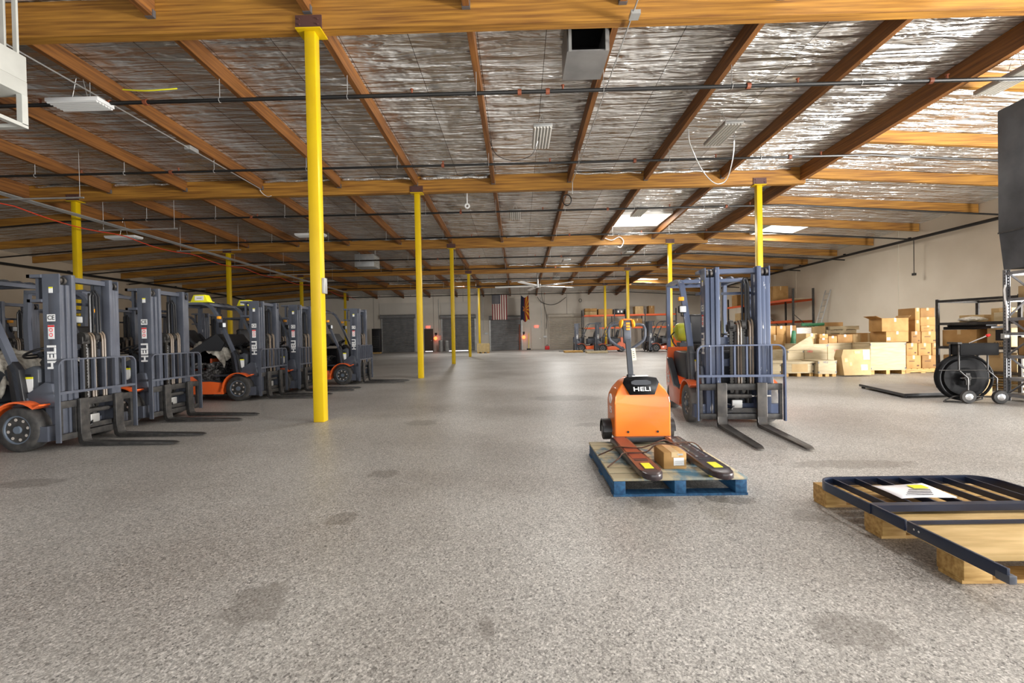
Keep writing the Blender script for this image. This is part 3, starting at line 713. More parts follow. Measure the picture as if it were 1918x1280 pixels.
    if tank:
        mb = MB(); prof = [(.0, 0), (.09, .0), (.145, .03), (.16, .08), (.16, .62), (.145, .67), (.09, .7), (.05, .7), (.05, .73)]
        mb.lathe(prof, (-2.0, -.36, 1.28), (0, 1, 0), 24); mb.build('gas_tank', TANKY, t)
        mb = MB(); mb.box(-2.12, -1.88, -.3, .3, 1.03, 1.1).box(-2.03, -1.97, -.25, -.2, 1.1, 1.14); mb.box(-2.03, -1.97, .2, .25, 1.1, 1.14); mb.build('tank_cradle', CHAR_D, t)
        mb = MB(); mb.tube([(-2.0, -.37, 1.28), (-1.92, -.44, 1.22), (-1.86, -.42, 1.1), (-1.85, -.36, 1.02)], .012, 6); mb.build('gas_hose', BLACK, t)
    # stickers and lettering on the mast's side
    mb = MB(); mb.box(-.235, -.135, -.4145, -.4125, 1.555, 1.64); mb.build('sticker', WHITE, t)
    text('CE', .075, side(-.185, 1.597, -.4155), BLACK, t, depth=.0005, bold=.001)
    mb = MB(); mb.box(-.228, -.150, -.4145, -.4125, 1.34, 1.51); stk = mb.build('sticker', WHITE, t)
    mb = MB(); mb.box(-.228, -.150, -.4155, -.4125, 1.485, 1.508); mb.torus((-.189, -.4145, 1.45), .02, .004, (0, 1, 0), 12, 4); mb.torus((-.189, -.4145, 1.39), .02, .004, (0, 1, 0), 12, 4); mb.build('warning_print', REDP, stk)
    mb = MB(); mb.box(-.205, -.155, -.4145, -.4125, 1.9, 1.97); mb.build('sticker', WHITE, t)
    mb = MB(); mb.box(-.205, -.155, -.4152, -.4125, 1.955, 1.972); mb.build('sticker', SIGNY, t)
    text('HELI', .145, frame((-.185, -.4145, 1.12), (0, 0, 1), (-1, 0, 0)), WHITE, t, bold=.005, width=1.05)
    text('HELI', .145, frame((-.185, .4145, 1.12), (0, 0, 1), (1, 0, 0)), WHITE, t, bold=.005, width=1.05)
    return t

def roof_sign(x, y, rz, label):
    t = thing('roof_sign', label, 'sign', (x, y, 2.135), rz, 'yellow signs on forklift roofs')
    mb = MB(); mb.prism([(-.19, 0), (.19, 0), (.12, .15), (-.12, .15)], 'y', -.08, .08, .008); mb.build('body', SIGNY, t)
    mb = MB(); mb.box(-.09, .10, -.084, -.0795, .03, .125); mb.build('panel', WHITE, t)
    mb = MB(); mb.box(-.05, .06, -.0855, -.0835, .072, .082); mb.build('print', BLACK, t)
    mb = MB(); mb.box(-.22, .22, -.09, .09, -.014, .0); mb.build('base', SIGNY, t); return t

closed = make_forklift('leftmost forklift of the left row with crumpled plastic over its seat', plastic=True)
closed.location = (-5.48, 5.90, 0)
opened = make_forklift('left row forklift with raised black engine hood and orange 25 on its flank', hood_open=True, plastic=True)
opened.location = (-5.50, 10.2, 0); opened['group'] = closed['group'] = 'forklifts parked in the left row'
dup(closed, (-5.66, 7.5, 0), 0, 'second forklift of the left row, no roof sign, forks crossing the orange flank behind')
dup(closed, (-5.27, 11.45, 0), 0, 'fourth forklift of the left row, mostly hidden left of the tall yellow post')
dup(opened, (-4.45, 13.25, 0), 0, 'farthest forklift of the left row, open engine bay, just right of the tall yellow post', skip=('plastic_cover',))
for (x, y, rz, lab) in ((-9.6, 7.0, .05, 'rear row forklift seen between the leftmost forklift and its mast, dark mast'), (-9.9, 9.0, -.03, 'rear row forklift glimpsed between the first and second left forklifts'),
                        (-9.7, 11.3, .04, 'rear row forklift seen above the raised engine hood'), (-9.3, 14.0, 0, 'rear row forklift seen behind the fourth left forklift'), (-8.6, 16.8, 0, 'rear row forklift farthest back, behind the tall yellow post')):
    o = dup(closed, (x, y, 0), rz, lab, skip=('plastic_cover', 'label')); o['group'] = 'forklifts parked in the rear row'
main = make_forklift('forklift facing the camera, scratched blue-grey mast and yellow-green gas tank', tank=True, worn=True)
main.location = (2.90, 6.06, 0); main.rotation_euler = (0, 0, math.radians(-95.4))
roof_sign(-7.05, 5.55, 0, 'yellow sign on the leftmost forklift roof at the left picture edge')
roof_sign(-6.85, 9.85, 0, 'yellow sign on the roof of the forklift with the raised engine hood')
roof_sign(-6.75, 11.3, 0, 'yellow sign half hidden behind the mast of the raised hood forklift')
# far forklifts by the back wall, facing left
for (x, y, rz, lab) in ((5.45, 33.0, PI-.05, 'distant orange forklift facing left before the orange racks, left of the jack handle'), (8.9, 32.2, PI+.1, 'distant forklift partly hidden between the jack handle and the right forklift'),
                        (4.25, 35.3, PI, 'farthest dark forklift standing before the beige roller door')):
    o = dup(closed, (x, y, 0), rz, lab, skip=('plastic_cover',)); o['group'] = 'distant forklifts near the back wall'

# ------------------------------------------------------------------ blue pallet, pallet jack, carton, straps
BLUEP = mat('blue_painted_wood', (.010, .06, .15), .65, 0, (.025, .12, .25), 5, (1, 6, 6), .1)
DECKP = mat('worn_blue_deck', (.06, .17, .25), .7, 0, (.46, .39, .25), 2.2, (1.2, 3, 1), lo=.36, hi=.52)
GRAIN = mat('end_grain_blue', (.015, .12, .25), .7, 0, (.10, .30, .40), 18, (1, 1, 1))
def make_pallet(name, label, loc, rz, L, W, deckm, bodym, nb, h=.14, grp=None, blocks=False):
    t = thing(name, label, 'pallet', loc, rz, grp)
    for i in range(3):
        y = -W/2+.05 + (W-.1)*i/2
        if blocks:
            for k in range(3):
                x = -L/2+.06+(L-.12)*k/2; mb = MB(); mb.box(x-.06, x+.06, y-.05, y+.05, .018, h-.02, .003); mb.build('block', bodym, t)
            mb = MB(); mb.box(-L/2, L/2, y-.05, y+.05, h-.02, h-.001); mb.build('stringer_board', bodym, t)
        else:
            mb = MB(); mb.box(-L/2+.002, L/2-.002, y-.045, y+.045, .018, h-.02, .004); mb.build('stringer', bodym, t)
    for i in range(nb):
        w_ = L/nb-.018; x = -L/2+w_/2 + (L-w_)*i/(nb-1); mb = MB(); mb.box(x-w_/2, x+w_/2, -W/2, W/2, h-.019, h, .002); mb.build('deck_board', deckm, t)
    for x in (-L/2+.06, 0, L/2-.06):
        mb = MB(); mb.box(x-.06, x+.06, -W/2, W/2, 0, .018); mb.build('bottom_board', bodym, t)
    return t
make_pallet('wooden_pallet', 'blue painted pallet with worn deck under the orange pallet jack', (1.235, 4.20, 0), PI/2, 1.25, 1.04, DECKP, BLUEP, 8)
J = thing('pallet_jack', 'orange electric pallet jack with looped grey handle standing on the blue pallet', 'pallet jack', (1.245, 4.62, .14))
mb = MB()
prof = [(-.285, .07), (.285, .07), (.285, .42), (.272, .49), (.24, .56), (.185, .625), (.12, .672), (-.12, .672), (-.185, .625), (-.24, .56), (-.272, .49), (-.285, .42)]
mb.prism(prof, 'y', .06, .44, .0)
for v in mb.bm.verts:
    if v.co.z > .48: v.co.y = v.co.y + (v.co.z-.48)*(.45 if v.co.y < .2 else -.35)
es = list(mb.bm.edges); bmesh.ops.bevel(mb.bm, geom=es, offset=.018, segments=3, profile=.6, affect='EDGES', clamp_overlap=True)
mb.build('body_cover', ORANGE_J, J, 40)
mb = MB()
pl = [(-.125, .14), (.125, .14), (.185, .75), (.165, 1.02), (.06, 1.16), (-.06, 1.16), (-.165, 1.02), (-.185, .75)]
def onface(q):
    x, s = q
    if s <= 1: return (x, .06+s*.19*.45-.012, .48+s*.19+.002)
    return (x, .14+(s-1)*.9, .677+.004)
mb.f([mb.v(onface(q)) for q in pl[:3]+[(.165, 1.0), (-.165, 1.0)]+pl[7:]]); mb.f([mb.v(onface(q)) for q in [(-.165, 1.0), (.165, 1.0), (.06, 1.2), (-.06, 1.2)]])
mb.build('control_panel', BLACKR, J, 30, solid=.008)
mb = MB(); c = [(-.10, .67), (-.06, .62), (.06, .62), (.10, .67), (.10, .80), (.06, .88), (-.06, .88), (-.10, .80)]
mb.f([mb.v(Vector(onface(q))+Vector((0, -.01, .004))) for q in c]); mb.build('recess', CHAR_D, J, 0, solid=.004)
nf = Vector((0, .45, 1)).normalized()
text('HELI', .062, frame(Vector(onface((0.0, .40)))+Vector((0, -.014, .004)), (1, 0, 0), nf), WHITE, J, bold=.0008, width=1.5)
mb = MB(); mb.cbox((.0, .155, .690), (.16, .03, .006)); mb.build('sticker', WHITE, J)
mb = MB(); mb.cbox((.03, .21, .688), (.13, .06, .006)); mb.build('sticker', WHITE, J)
text('15', .1, frame((-.287, .26, .33), (0, -1, 0), (0, 0, 1)), WHITE, J, width=1.3)
mb = MB(); mb.torus((-.2865, .25, .45), .045, .008, (1, 0, 0), 16, 6); mb.build('emblem', WHITE, J)
for s in (-1, 1):
    mb = MB(); mb.cyl((s*.15, .055, .13), (s*.15, .062, .13), .012, n=8); mb.build('screw', BLACK, J)
    mb = MB(); mb.cyl((s*.285, .30, .105), (s*.365, .30, .105), .098, n=22); wh = mb.build('side_wheel', RUBBER, J)
    mb = MB(); mb.cyl((s*.365, .30, .105), (s*.372, .30, .105), .05, n=14); mb.build('hub', CHAR_D, wh)
    mb = MB(); pts = [(s*.325, .30+.115*math.cos(a), .105+.115*math.sin(a)) for a in [PI*(-.1+i*1.1/12) for i in range(13)]]
    mb.sweep(pts, [(-.05, -.008), (.05, -.008), (.05, .008), (-.05, .008)], False, None); mb.build('wheel_guard', BLACK, J)
mb = MB(); mb.box(-.25, .25, .03, .4, .03, .07).box(-.29, .29, .0, .06, .05, .085); mb.build('chassis', CHAR_D, J)
FORKR = mat('maroon_fork_top', (.16, .022, .02), .32, 0, (.09, .03, .03), 5)
FORKB = mat('dark_fork_paint', (.035, .025, .027), .28, 0, (.055, .035, .036), 6)
def jack_fork(xc, topm):
    ol = [(-.085, .04), (.085, .04), (.085, -1.08), (.08, -1.14), (.062, -1.19), (.035, -1.22), (0, -1.232), (-.035, -1.22), (-.062, -1.19), (-.08, -1.14), (-.085, -1.08)]
    mb = MB(); mb.prism([(xc+x, y) for x, y in ol], 'z', .035, .085, .012); fo = mb.build('fork', FORKB, J)
    mb = MB(); mb.box(xc-.06, xc+.06, -.78, .02, .0845, .0875); mb.build('top_plate', topm, fo)
    mb = MB(); mb.box(xc-.055, xc+.055, -.84, -.80, .0845, .087).box(xc-.045, xc+.05, -1.10, -.92, .0845, .0868); mb.build('slot', BLACK, fo)
    mb = MB(); mb.box(xc-.035, xc+.035, -1.07, -.93, .087, .0905); mb.build('roller_cover', SIGNY, fo)
    mb = MB(); mb.cyl((xc-.05, -1.02, .036), (xc+.05, -1.02, .036), .036, n=14); mb.build('load_roller', SIGNY, fo)
    mb = MB(); mb.box(xc-.075, xc+.075, -.7, -.1, .012, .04); mb.build('push_rod', BLACKM, fo)
    if topm is FORKB:
        mb = MB()
        for xx in (-.05, 0.03):
            for k in range(4): mb.box(xc+xx, xc+xx+.02, -.74+k*.19, -.6+k*.19, .087, .0895)
        mb.build('reflective_strip', CHROME, fo)
jack_fork(-.255, FORKR); jack_fork(.275, FORKB)
mb = MB(); hb = Vector((-.07, .24, .65)); ht = Vector((-.075, .34, 1.105)); mb.bar([hb, ht], .052, .036, (0, 1, 0)); mb.build('handle_pole', CHAR_D, J)
mb = MB(); mb.cbox(hb+Vector((0, .0, .02)), (.08, .08, .07), .015); mb.build('handle_pivot', CHAR_D, J)
hc = ht
mb = MB(); mb.cbox(hc+Vector((-.005, .0, .02)), (.085, .05, .20), .02); mb.cbox(hc+Vector((-.005, .01, .12)), (.10, .06, .12), .025); hd = mb.build('control_head', CHAR, J)
mb = MB(); mb.cbox(hc+Vector((-.005, .01, .178)), (.092, .062, .02), .008); mb.build('stop_button', ORANGE_J, hd)
for k in range(3):
    mb = MB(); mb.cbox(hc+Vector((-.0, -.025, .135-k*.03)), (.042, .014, .022), .004); mb.build('push_button', AMBER, hd)
for s in (-1, 1):
    mb = MB(); z0 = hc+Vector((-.005, .01, .12))
    pts = [z0+Vector((s*.07, 0, .0)), z0+Vector((s*.14, 0, .005)), z0+Vector((s*.18, 0, -.01)), z0+Vector((s*.197, 0, -.05)), z0+Vector((s*.195, 0, -.12)), z0+Vector((s*.18, 0, -.165)), z0+Vector((s*.13, 0, -.205)), z0+Vector((s*.03, 0, -.27))]
    mb.tube(pts, .0155, 10); mb.build('grip', CHAR, J)
    mb = MB(); mb.lathe([(.02, 0), (.045, .005), (.05, .02), (.035, .035), (.02, .04)], z0+Vector((s*.045, -.005, .012)), (s, 0, .2), 16); mb.build('thumb_dial', AMBER, J)
mb = MB(); mb.box(hc.x-.012, hc.x+.018, hc.y-.03, hc.y-.026, hc.z-.12, hc.z-.06); mb.build('label', WHITE, J)
TAGM = mat('manila_tag', (.80, .72, .55), .7)
mb = MB(Matrix.Translation((hc.x+.045, hc.y-.05, hc.z-.13)) @ Matrix.Rotation(-.1, 4, 'Y')); mb.box(-.022, .022, -.001, .001, -.13, 0); o = mb.build('hang_tag', TAGM, None)
o.matrix_world = Matrix.Translation(J.location); tag(o, 'manila paper tag tied to the pallet jack handle', 'tag')
mb = MB(Matrix.Translation((hc.x+.045, hc.y-.05, hc.z-.13)) @ Matrix.Rotation(-.1, 4, 'Y'))
for k in range(4): mb.box(-.012, .008, -.002, -.001, -.04-k*.02, -.034-k*.02)
mb.build('print', BLACK, o)
def carton_box(name, label, cx, cy, z0, sx, sy, sz, rz=0, m=None, cat='carton', tape=True, lbl=None, grp=None, txt=None, flap=False):
    t = thing(name, label, cat, (cx, cy, z0), rz, grp)
    m = m or CARD
    mb = MB(); mb.box(-sx/2, sx/2, -sy/2, sy/2, 0, sz, min(.008, sz*.1)); mb.build('body', m, t)
    if tape:
        mb = MB(); mb.box(-.03, .03, -sy/2-.001, sy/2+.001, sz-.001, sz+.0015).box(-.03, .03, -sy/2-.0015, -sy/2+.001, sz*.72, sz); mb.build('tape', TAPE, t)
    if lbl:
        mb = MB(); a, b, c, d = lbl; mb.box(a-c/2, a+c/2, -sy/2-.002, -sy/2+.001, b, b+d); mb.build('label', WHITE, t)
    if txt:
        s_, tx, tz, size, tm = txt; text(s_, size, frame((tx, -sy/2-.001, tz), (1, 0, 0), (0, 0, 1)), tm, t, depth=.001, bold=size*.02)
    if flap:
        for s in (-1, 1):
            mb = MB(); mb.f([mb.v(q) for q in ((s*sx/2, -sy/2, sz), (s*sx/2, sy/2, sz), (s*(sx/2+(.07 if s > 0 else .16)), sy/2, sz+.07), (s*(sx/2+(.07 if s > 0 else .16)), -sy/2, sz+.07))]); mb.build('flap', m, t, 0, solid=.006)
    return t
t = carton_box('carton', 'small brown carton with white label lying on the blue pallet between the forks', 1.275, 3.95, .14, .19, .28, .14, 0, CARD, lbl=(.03, .03, .085, .065))
mb = MB(); mb.box(-.0, .085-.0, -.1435, -.1405, .033, .036).box(-.0, .06, -.1435, -.1405, .05, .053).box(-.0, .07, -.1435, -.1405, .066, .069).box(.02, .065, -.1425, -.139, .115, .13); mb.build('print', GREYM, t)
STRAPM = mat('brown_steel_strap', (.10, .05, .035), .35, .5)
z = .242
line_thing('strap', 'thin brown strap crossing both jack forks near the carton', 'strap', [(.72, 4.27, .145), (.83, 4.24, .2), (.89, 4.22, z-.01), (1.1, 4.18, z-.01), (1.3, 4.2, z+.05), (1.42, 4.3, z), (1.62, 4.34, z-.01), (1.72, 4.36, .15)], .006, STRAPM)
line_thing('strap', 'thin brown strap over the left fork tied to the pallet edge', 'strap', [(.73, 3.88, .145), (.84, 3.95, .2), (.9, 4.0, z-.01), (1.09, 4.02, z-.01), (1.2, 4.05, z+.05), (1.36, 3.98, z+.05), (1.44, 3.98, z)], .006, STRAPM)

# ------------------------------------------------------------------ foreground pine pallet with a load backrest lying on it
NAVY = mat('navy_paint', (.009, .015, .036), .3, 0, (.016, .026, .055), 4)
PX0, PX1, PYa, PYb = 2.17, 3.40, 2.28, 3.44
t = thing('wooden_pallet', 'new pine block pallet with plywood deck at the lower right under the navy guard', 'pallet', (PX0, PYa, 0))
for i in range(3):
    y = .0+(PYb-PYa-.15)*i/2
    for k in range(3):
        x = (PX1-PX0-.14)*k/2; mb = MB(); mb.box(x, x+.14, y, y+.15, .019, .115, .003); mb.build('block', PINE, t)
    mb = MB(); mb.box(0, PX1-PX0, y+.01, y+.14, 0, .019); mb.build('bottom_board', PINE, t)
PLYD = mat('pine_plywood_deck', (.50, .33, .125), .65, 0, (.68, .48, .22), 2.5, (1, 7, 1), .1)
mb = MB(); mb.box(.0, PX1-PX0, .0, .70, .115, .142, .002); mb.build('plywood_sheet', PLYD, t)
for k in range(4):
    y = .715+.115*k; mb = MB(); mb.box(0, PX1-PX0, y, y+.1, .115, .138, .002); mb.build('deck_board', PINE, t)
gx0, gx1, gy0, gy1, gz = 2.12, 3.32, 2.03, 3.34, .147
t = thing('load_backrest', 'navy steel load backrest grille lying flat on the pine pallet at the lower right', 'backrest', (gx0, gy0, gz))
W_, H_ = gx1-gx0, gy1-gy0; R = .13
mb = MB()
pts = [(0, .78, .03), (0, H_-R, .03)] + [(R-R*math.cos(a), H_-R+R*math.sin(a), .03) for a in [i*PI/16 for i in range(1, 8)]] + [(R, H_, .03)]
pts += [(W_-x, y, z_) for x, y, z_ in pts[::-1]]
mb.bar(pts, .012, .06, (0, 0, 1)); mb.build('outer_frame', NAVY, t)
for s, x in ((1, 0), (-1, W_)):
    for a, b in ((0, .52), (.535, .80)):
        mb = MB(); x0, x1 = sorted((x, x+s*.012)); mb.box(x0-.002, x1, a, b, .0, .062, .002); x0, x1 = sorted((x, x+s*.05)); mb.box(x0, x1, a+.02, b-.01, .0, .008); mb.build('leg', NAVY, t)
    mb = MB(); x0, x1 = sorted((x-s*.004, x+s*.03)); mb.box(x0, x1, -.012, .05, -.004, .034, .003); mb.build('leg_foot', CHAR, t)
    for q in (.44, .47):
        mb = MB(); mb.cyl((x-s*.006, q, .035), (x+s*.004, q, .035), .006, n=8); mb.build('bolt', CHROME, t)
for q in (.80, .62):
    mb = MB(); mb.box(.0, W_, q-.006 if q < .7 else q-.025, q+.006 if q < .7 else q+.025, .0 if q < .7 else .012, .02 if q < .7 else .052); mb.build('crossbar', NAVY, t)
for k in range(7):
    x = .13+(W_-.26)*k/6; mb = MB(); mb.box(x-.005, x+.005, .825, H_-.006, .012, .05); mb.build('upright_bar', NAVY, t)
PAPER = mat('white_sheet', (.80, .79, .82), .45)
mb = MB(); mb.surf(lambda u, v: (2.38+.36*u-.0*v, 2.90+.25*v+.02*u, .205+.004*math.sin(u*5+v*3)), 8, 6); o = mb.build('paper_sheet', PAPER, None, 60, solid=.002); tag(o, 'white paper sheet with yellow mark lying on the navy backrest', 'paper')
mb = MB(); mb.box(2.60, 2.70, 3.07, 3.13, .209, .2115); mb.build('yellow_mark', SIGNY, o)
mb = MB()
for k in range(4): mb.box(2.45+.03*k, 2.62+.02*k, 2.95+.03*k, 2.954+.03*k, .2075, .211)
mb.build('print', BLACK, o)

# ------------------------------------------------------------------ crates and cartons along the right wall
def span(px0, px1, py0, py1, Y):
    a = P(px0, py1, Y); b = P(px1, py1, Y); c = P((px0+px1)/2, py0, Y); d = P((px0+px1)/2, py1, Y)
    return a.x, b.x, d.z, c.z
def goods(px0, px1, py0, py1, Y, dep, label, m=CARD, z0=None, name='carton', cat='carton', rz=0, **kw):
    x0, x1, za, zb = span(px0, px1, py0, py1, Y)
    if z0 is not None: za = z0
    kw.setdefault('tape', m not in (PLY,))
    t = carton_box(name, label, (x0+x1)/2, Y+dep/2, za, x1-x0, dep, zb-za, rz, m, cat, **kw)
    return t, zb
def crate(px0, px1, py0, py1, Y, dep, label, skid=.10, lid=True, rz=0, txt=None, lbl=None, m=PLY):
    x0, x1, za, zb = span(px0, px1, py0, py1, Y); w_ = x1-x0; h = zb-skid
    t = thing('wooden_crate', label, 'crate', ((x0+x1)/2, Y+dep/2, 0), rz, 'plywood crates by the right wall')
    mb = MB(); mb.box(-w_/2, w_/2, -dep/2, dep/2, skid, zb-.012, .004); mb.build('body', m, t)
    if lid:
        mb = MB(); mb.box(-w_/2-.012, w_/2+.012, -dep/2-.012, dep/2+.012, zb-.012, zb+.004); mb.build('lid', m, t)
    for k in range(3):
        x = -w_/2+.06+(w_-.12)*k/2; mb = MB(); mb.box(x-.05, x+.05, -dep/2+.01, dep/2-.01, 0, skid); mb.build('skid', PINE, t)
    mb = MB()
    for sx in (-1, 1):
        for zz in (skid+.05, zb-.05): mb.box(sx*w_/2-.03 if sx > 0 else -w_/2-.003, sx*w_/2+.003 if sx > 0 else -w_/2+.03, -dep/2-.004, -dep/2+.02, zz-.025, zz+.025)
    mb.build('corner_clip', BLACKM, t)
    if txt: s_, tx, tz, size, tm = txt; text(s_, size, frame((tx*w_, -dep/2-.001, skid+tz*h), (1, 0, 0), (0, 0, 1)), tm, t, depth=.001, bold=size*.02)
    if lbl:
        for (a, b, c, d, lm) in lbl: mb = MB(); mb.box(a*w_, c*w_, -dep/2-.003, -dep/2+.001, skid+b*h, skid+d*h); mb.build('label', lm, t)
    return t, zb
crate(1424, 1463, 681.5, 700.5, 12.78, .7, 'low pale plywood crate seen through the backrest of the right forklift', .08, txt=('HELI', -.25, .4, .06, BLACK))
c2, z2 = crate(1470, 1524, 680, 701, 12.75, .70, 'low plywood crate on skids with large paper printed panel on its front', .09, lbl=[(-.26, .12, .30, .88, CARD_L)])
mb = MB(); mb.box(-1.0, .42, -.40, .4, z2+.006, z2+.03); o = mb.build('loose_lid', PLY); tag(o, 'thin loose plywood sheet lying over the low crates', 'plywood sheet', loc=c2.location)
o.rotation_euler = (0, 0, 0)
crate(1533, 1567, 676, 702, 12.6, .75, 'small plywood crate with black lettering just left of the leaning beige panel', .07, txt=('HELI', -.1, .88, .07, BLACK))
crate(1631, 1697, 642, 701, 13.0, .7, 'largest plain plywood crate on skids at the right end of the crates', .11)
t = thing('flat_carton', 'beige flat carton leaning upright with yellow marks and white labels', 'carton', (P(1604, 700, 12.55).x, 12.55, .03))
t.rotation_euler = (-.06, 0, 0)
mb = MB(); mb.prism([(-.36, 0), (.36, 0), (.37, .70), (-.35, .70), (-.41, .5)], 'y', -.05, .25, .005); mb.build('body', CARD_L, t)
for (a, b, c, d, mm, nm) in ((.17, .42, .34, .68, WHITE, 'label'), (.10, .14, .27, .28, WHITE, 'label'), (-.33, .36, -.25, .46, SIGNY, 'yellow_mark'), (-.2, .26, -.14, .35, SIGNY, 'yellow_mark'), (-.06, .58, .1, .66, SIGNY, 'yellow_mark')):
    mb = MB(); mb.box(a, c, -.056, -.048, b, d); mb.build(nm, mm, t)
mb = MB(); mb.box(.14, .17, -.058, -.05, .16, .26).box(.20, .23, -.058, -.05, .16, .26).box(.22, .32, -.058, -.05, .5, .6); mb.build('print', BLACK, t)
crate(1551, 1629, 643, 698, 13.75, 1.0, 'long plywood crate with red lettering behind the leaning beige carton', .1, txt=('HELI', -.28, .72, .08, REDP))
crate(1507, 1550, 645, 698, 13.6, 1.0, 'upright plywood crate with red lettering behind the small lettered crate', .1, txt=('HELI', -.25, .72, .08, REDP))
oc, zo = crate(1476, 1506, 656, 698, 13.5, .9, 'open plywood crate with its lid propped up at a slant', .1, lid=False)
mb = MB(); mb.prism([(-.25, 0), (.55, 0), (.45, .42)], 'y', -.012, .012); o = mb.build('raised_lid', PLY, oc); o.location = (-.0, -.43, zo)
# cartons on the crates
zt6 = span(1551, 1629, 643, 698, 13.75)[3]+.005; zt7 = span(1507, 1550, 645, 698, 13.6)[3]+.005
goods(1510, 1531, 625, 644, 13.75, .5, 'tall carton on the upright red lettered crate, brown side in shade', CARD_L, zt7)
goods(1534, 1551, 634, 644, 13.62, .3, 'lower small carton of the pair between the tall carton and the flat wide one', CARD_D, zt7)
goods(1535, 1551, 626, 634, 13.64, .28, 'upper small carton of the pair between the tall carton and the flat wide one', CARD, span(1534, 1551, 634, 644, 13.62)[3])
goods(1569, 1597, 627, 643, 13.9, .5, 'dark carton in the middle of the long red lettered crate', CARD_D, zt6)
goods(1598, 1612, 626, 642, 14.1, .5, 'narrow pale carton right of the dark carton on the long crate', CARD_L, zt6)
goods(1552, 1568, 630, 643, 13.85, .3, 'small carton left of the dark carton on the long crate', CARD, zt6)
# row behind: stacks standing on the floor
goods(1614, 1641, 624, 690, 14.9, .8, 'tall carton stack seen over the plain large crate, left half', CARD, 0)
goods(1643, 1660, 624, 690, 15.0, .8, 'tall darker carton stack seen over the plain large crate, right half', CARD_D, 0)  # drawn in darker cardboard than the left half
goods(1432, 1473, 664, 698, 15.0, .8, 'bottom carton of the stack behind the right post', CARD, 0)
zz = span(1432, 1473, 664, 698, 15.0)[3]
goods(1431, 1472, 628, 664, 15.0, .8, 'wide carton in the middle of the stack behind the right post', CARD, zz)
zz = span(1431, 1472, 628, 664, 15.0)[3]
goods(1431, 1453, 611, 628, 15.0, .5, 'left carton on top of the stack behind the right post', CARD, zz)
goods(1455, 1472, 611, 628, 15.0, .5, 'right carton on top of the stack behind the right post', CARD, zz)
goods(1474, 1492, 610, 690, 15.3, .7, 'dark carton tower beside the green bag', CARD_D, 0)
goods(1547, 1580, 604, 690, 16.1, .4, 'dark flat cartons standing against the wall behind the pallets', CARD_D, 0, tape=False)
WRAP = mat('wrapped_white_packs', (.66, .60, .52), .4, 0, (.80, .77, .72), 9, (1, 1, 6))
goods(1493, 1521, 614, 690, 15.3, .7, 'left stack of white film wrapped packs behind the raised crate lid', WRAP, 0, tape=False, name='wrapped_stack', cat='wrapped packs')
goods(1522, 1547, 612, 690, 15.3, .7, 'right stack of tan film wrapped packs behind the raised crate lid', CARD_L, 0, tape=False, name='wrapped_stack', cat='wrapped packs')
GREEN = mat('green_sheet', (.02, .13, .06), .45, 0, (.04, .22, .10), 6)
x0, x1, za, zb = span(1505, 1546, 606, 612, 15.4)
mb = MB(); mb.tube([(x0, 15.5, zb-.03), ((x0+x1)/2, 15.45, zb-.045), (x1, 15.5, zb-.03)], .055, 10); o = mb.build('green_roll', GREEN); tag(o, 'rolled green sheet lying on the wrapped packs', 'roll')
g = P(1487, 640, 14.8)
def bag(u, v):
    a = u*2*PI; r = .24*(1-.7*v)*(1+.12*math.sin(3*a+5*v)); return (g.x+r*math.cos(a)*.7, 14.8+r*math.sin(a)*.6, .55+.72*v)
mb = MB(); mb.surf(bag, 18, 10); mb.cyl((g.x, 14.8, .0), (g.x, 14.8, .56), .17, n=12); o = mb.build('green_bag', GREEN, None, 60); tag(o, 'dark green plastic bag slumped between cartons and wrapped packs', 'bag')
for k, (dx, dz, lab) in enumerate(((0, 0, 'lower pale pallet lying on the goods behind the crates'), (.12, .13, 'upper pale pallet lying on the goods behind the crates'))):
    x0, x1, za, zb = span(1551, 1597, 626, 690, 15.3); p = make_pallet('wooden_pallet', lab, ((x0+x1)/2+dx*.8+.08, 15.68, zb+.003+dz), .03*k, .98, .68, PLY, PLY, 6, .13, 'pale pallets on the goods')
goods(1551, 1597, 626, 690, 15.3, .65, 'carton block carrying the pale pallets behind the long crate', CARD, 0)
# stack of printed cartons left of the black shelving
p = make_pallet('wooden_pallet', 'pine pallet under the stack of printed cartons beside the black shelving', (P(1728, 697, 13.2).x, 13.65, 0), 0, .98, .95, PINE, PINE, 6, .13)
PRINT = mat('brown_print', (.12, .05, .02), .7)
S = [(1698, 1725.5, 666, 690, 13.2, 'lower left printed carton of the pallet stack'), (1727, 1757, 666, 690, 13.2, 'lower right printed carton of the pallet stack'),
     (1698, 1719, 643, 666, 13.25, 'second layer printed carton of the stack, left one'), (1720, 1745, 643, 666, 13.25, 'second layer printed carton of the stack, middle one'), (1746, 1758, 643, 666, 13.3, 'second layer narrow carton of the stack next to the shelving'),
     (1707, 1725, 621, 643, 13.3, 'third layer carton of the stack, middle one'), (1726, 1757, 621, 643, 13.3, 'third layer printed carton of the stack next to the shelving'),
     (1725, 1752, 610, 621, 13.4, 'flat carton above the third layer of the stack'), (1724, 1752, 594, 610, 13.4, 'carton with red corner marks near the top of the stack'), (1724, 1751, 577, 594, 13.4, 'topmost carton of the printed carton stack'),
     (1714, 1723.5, 600, 621, 13.4, 'narrow carton at the left of the upper stack, lower one'), (1714, 1723.5, 577, 600, 13.4, 'narrow carton at the left of the upper stack, upper one')]
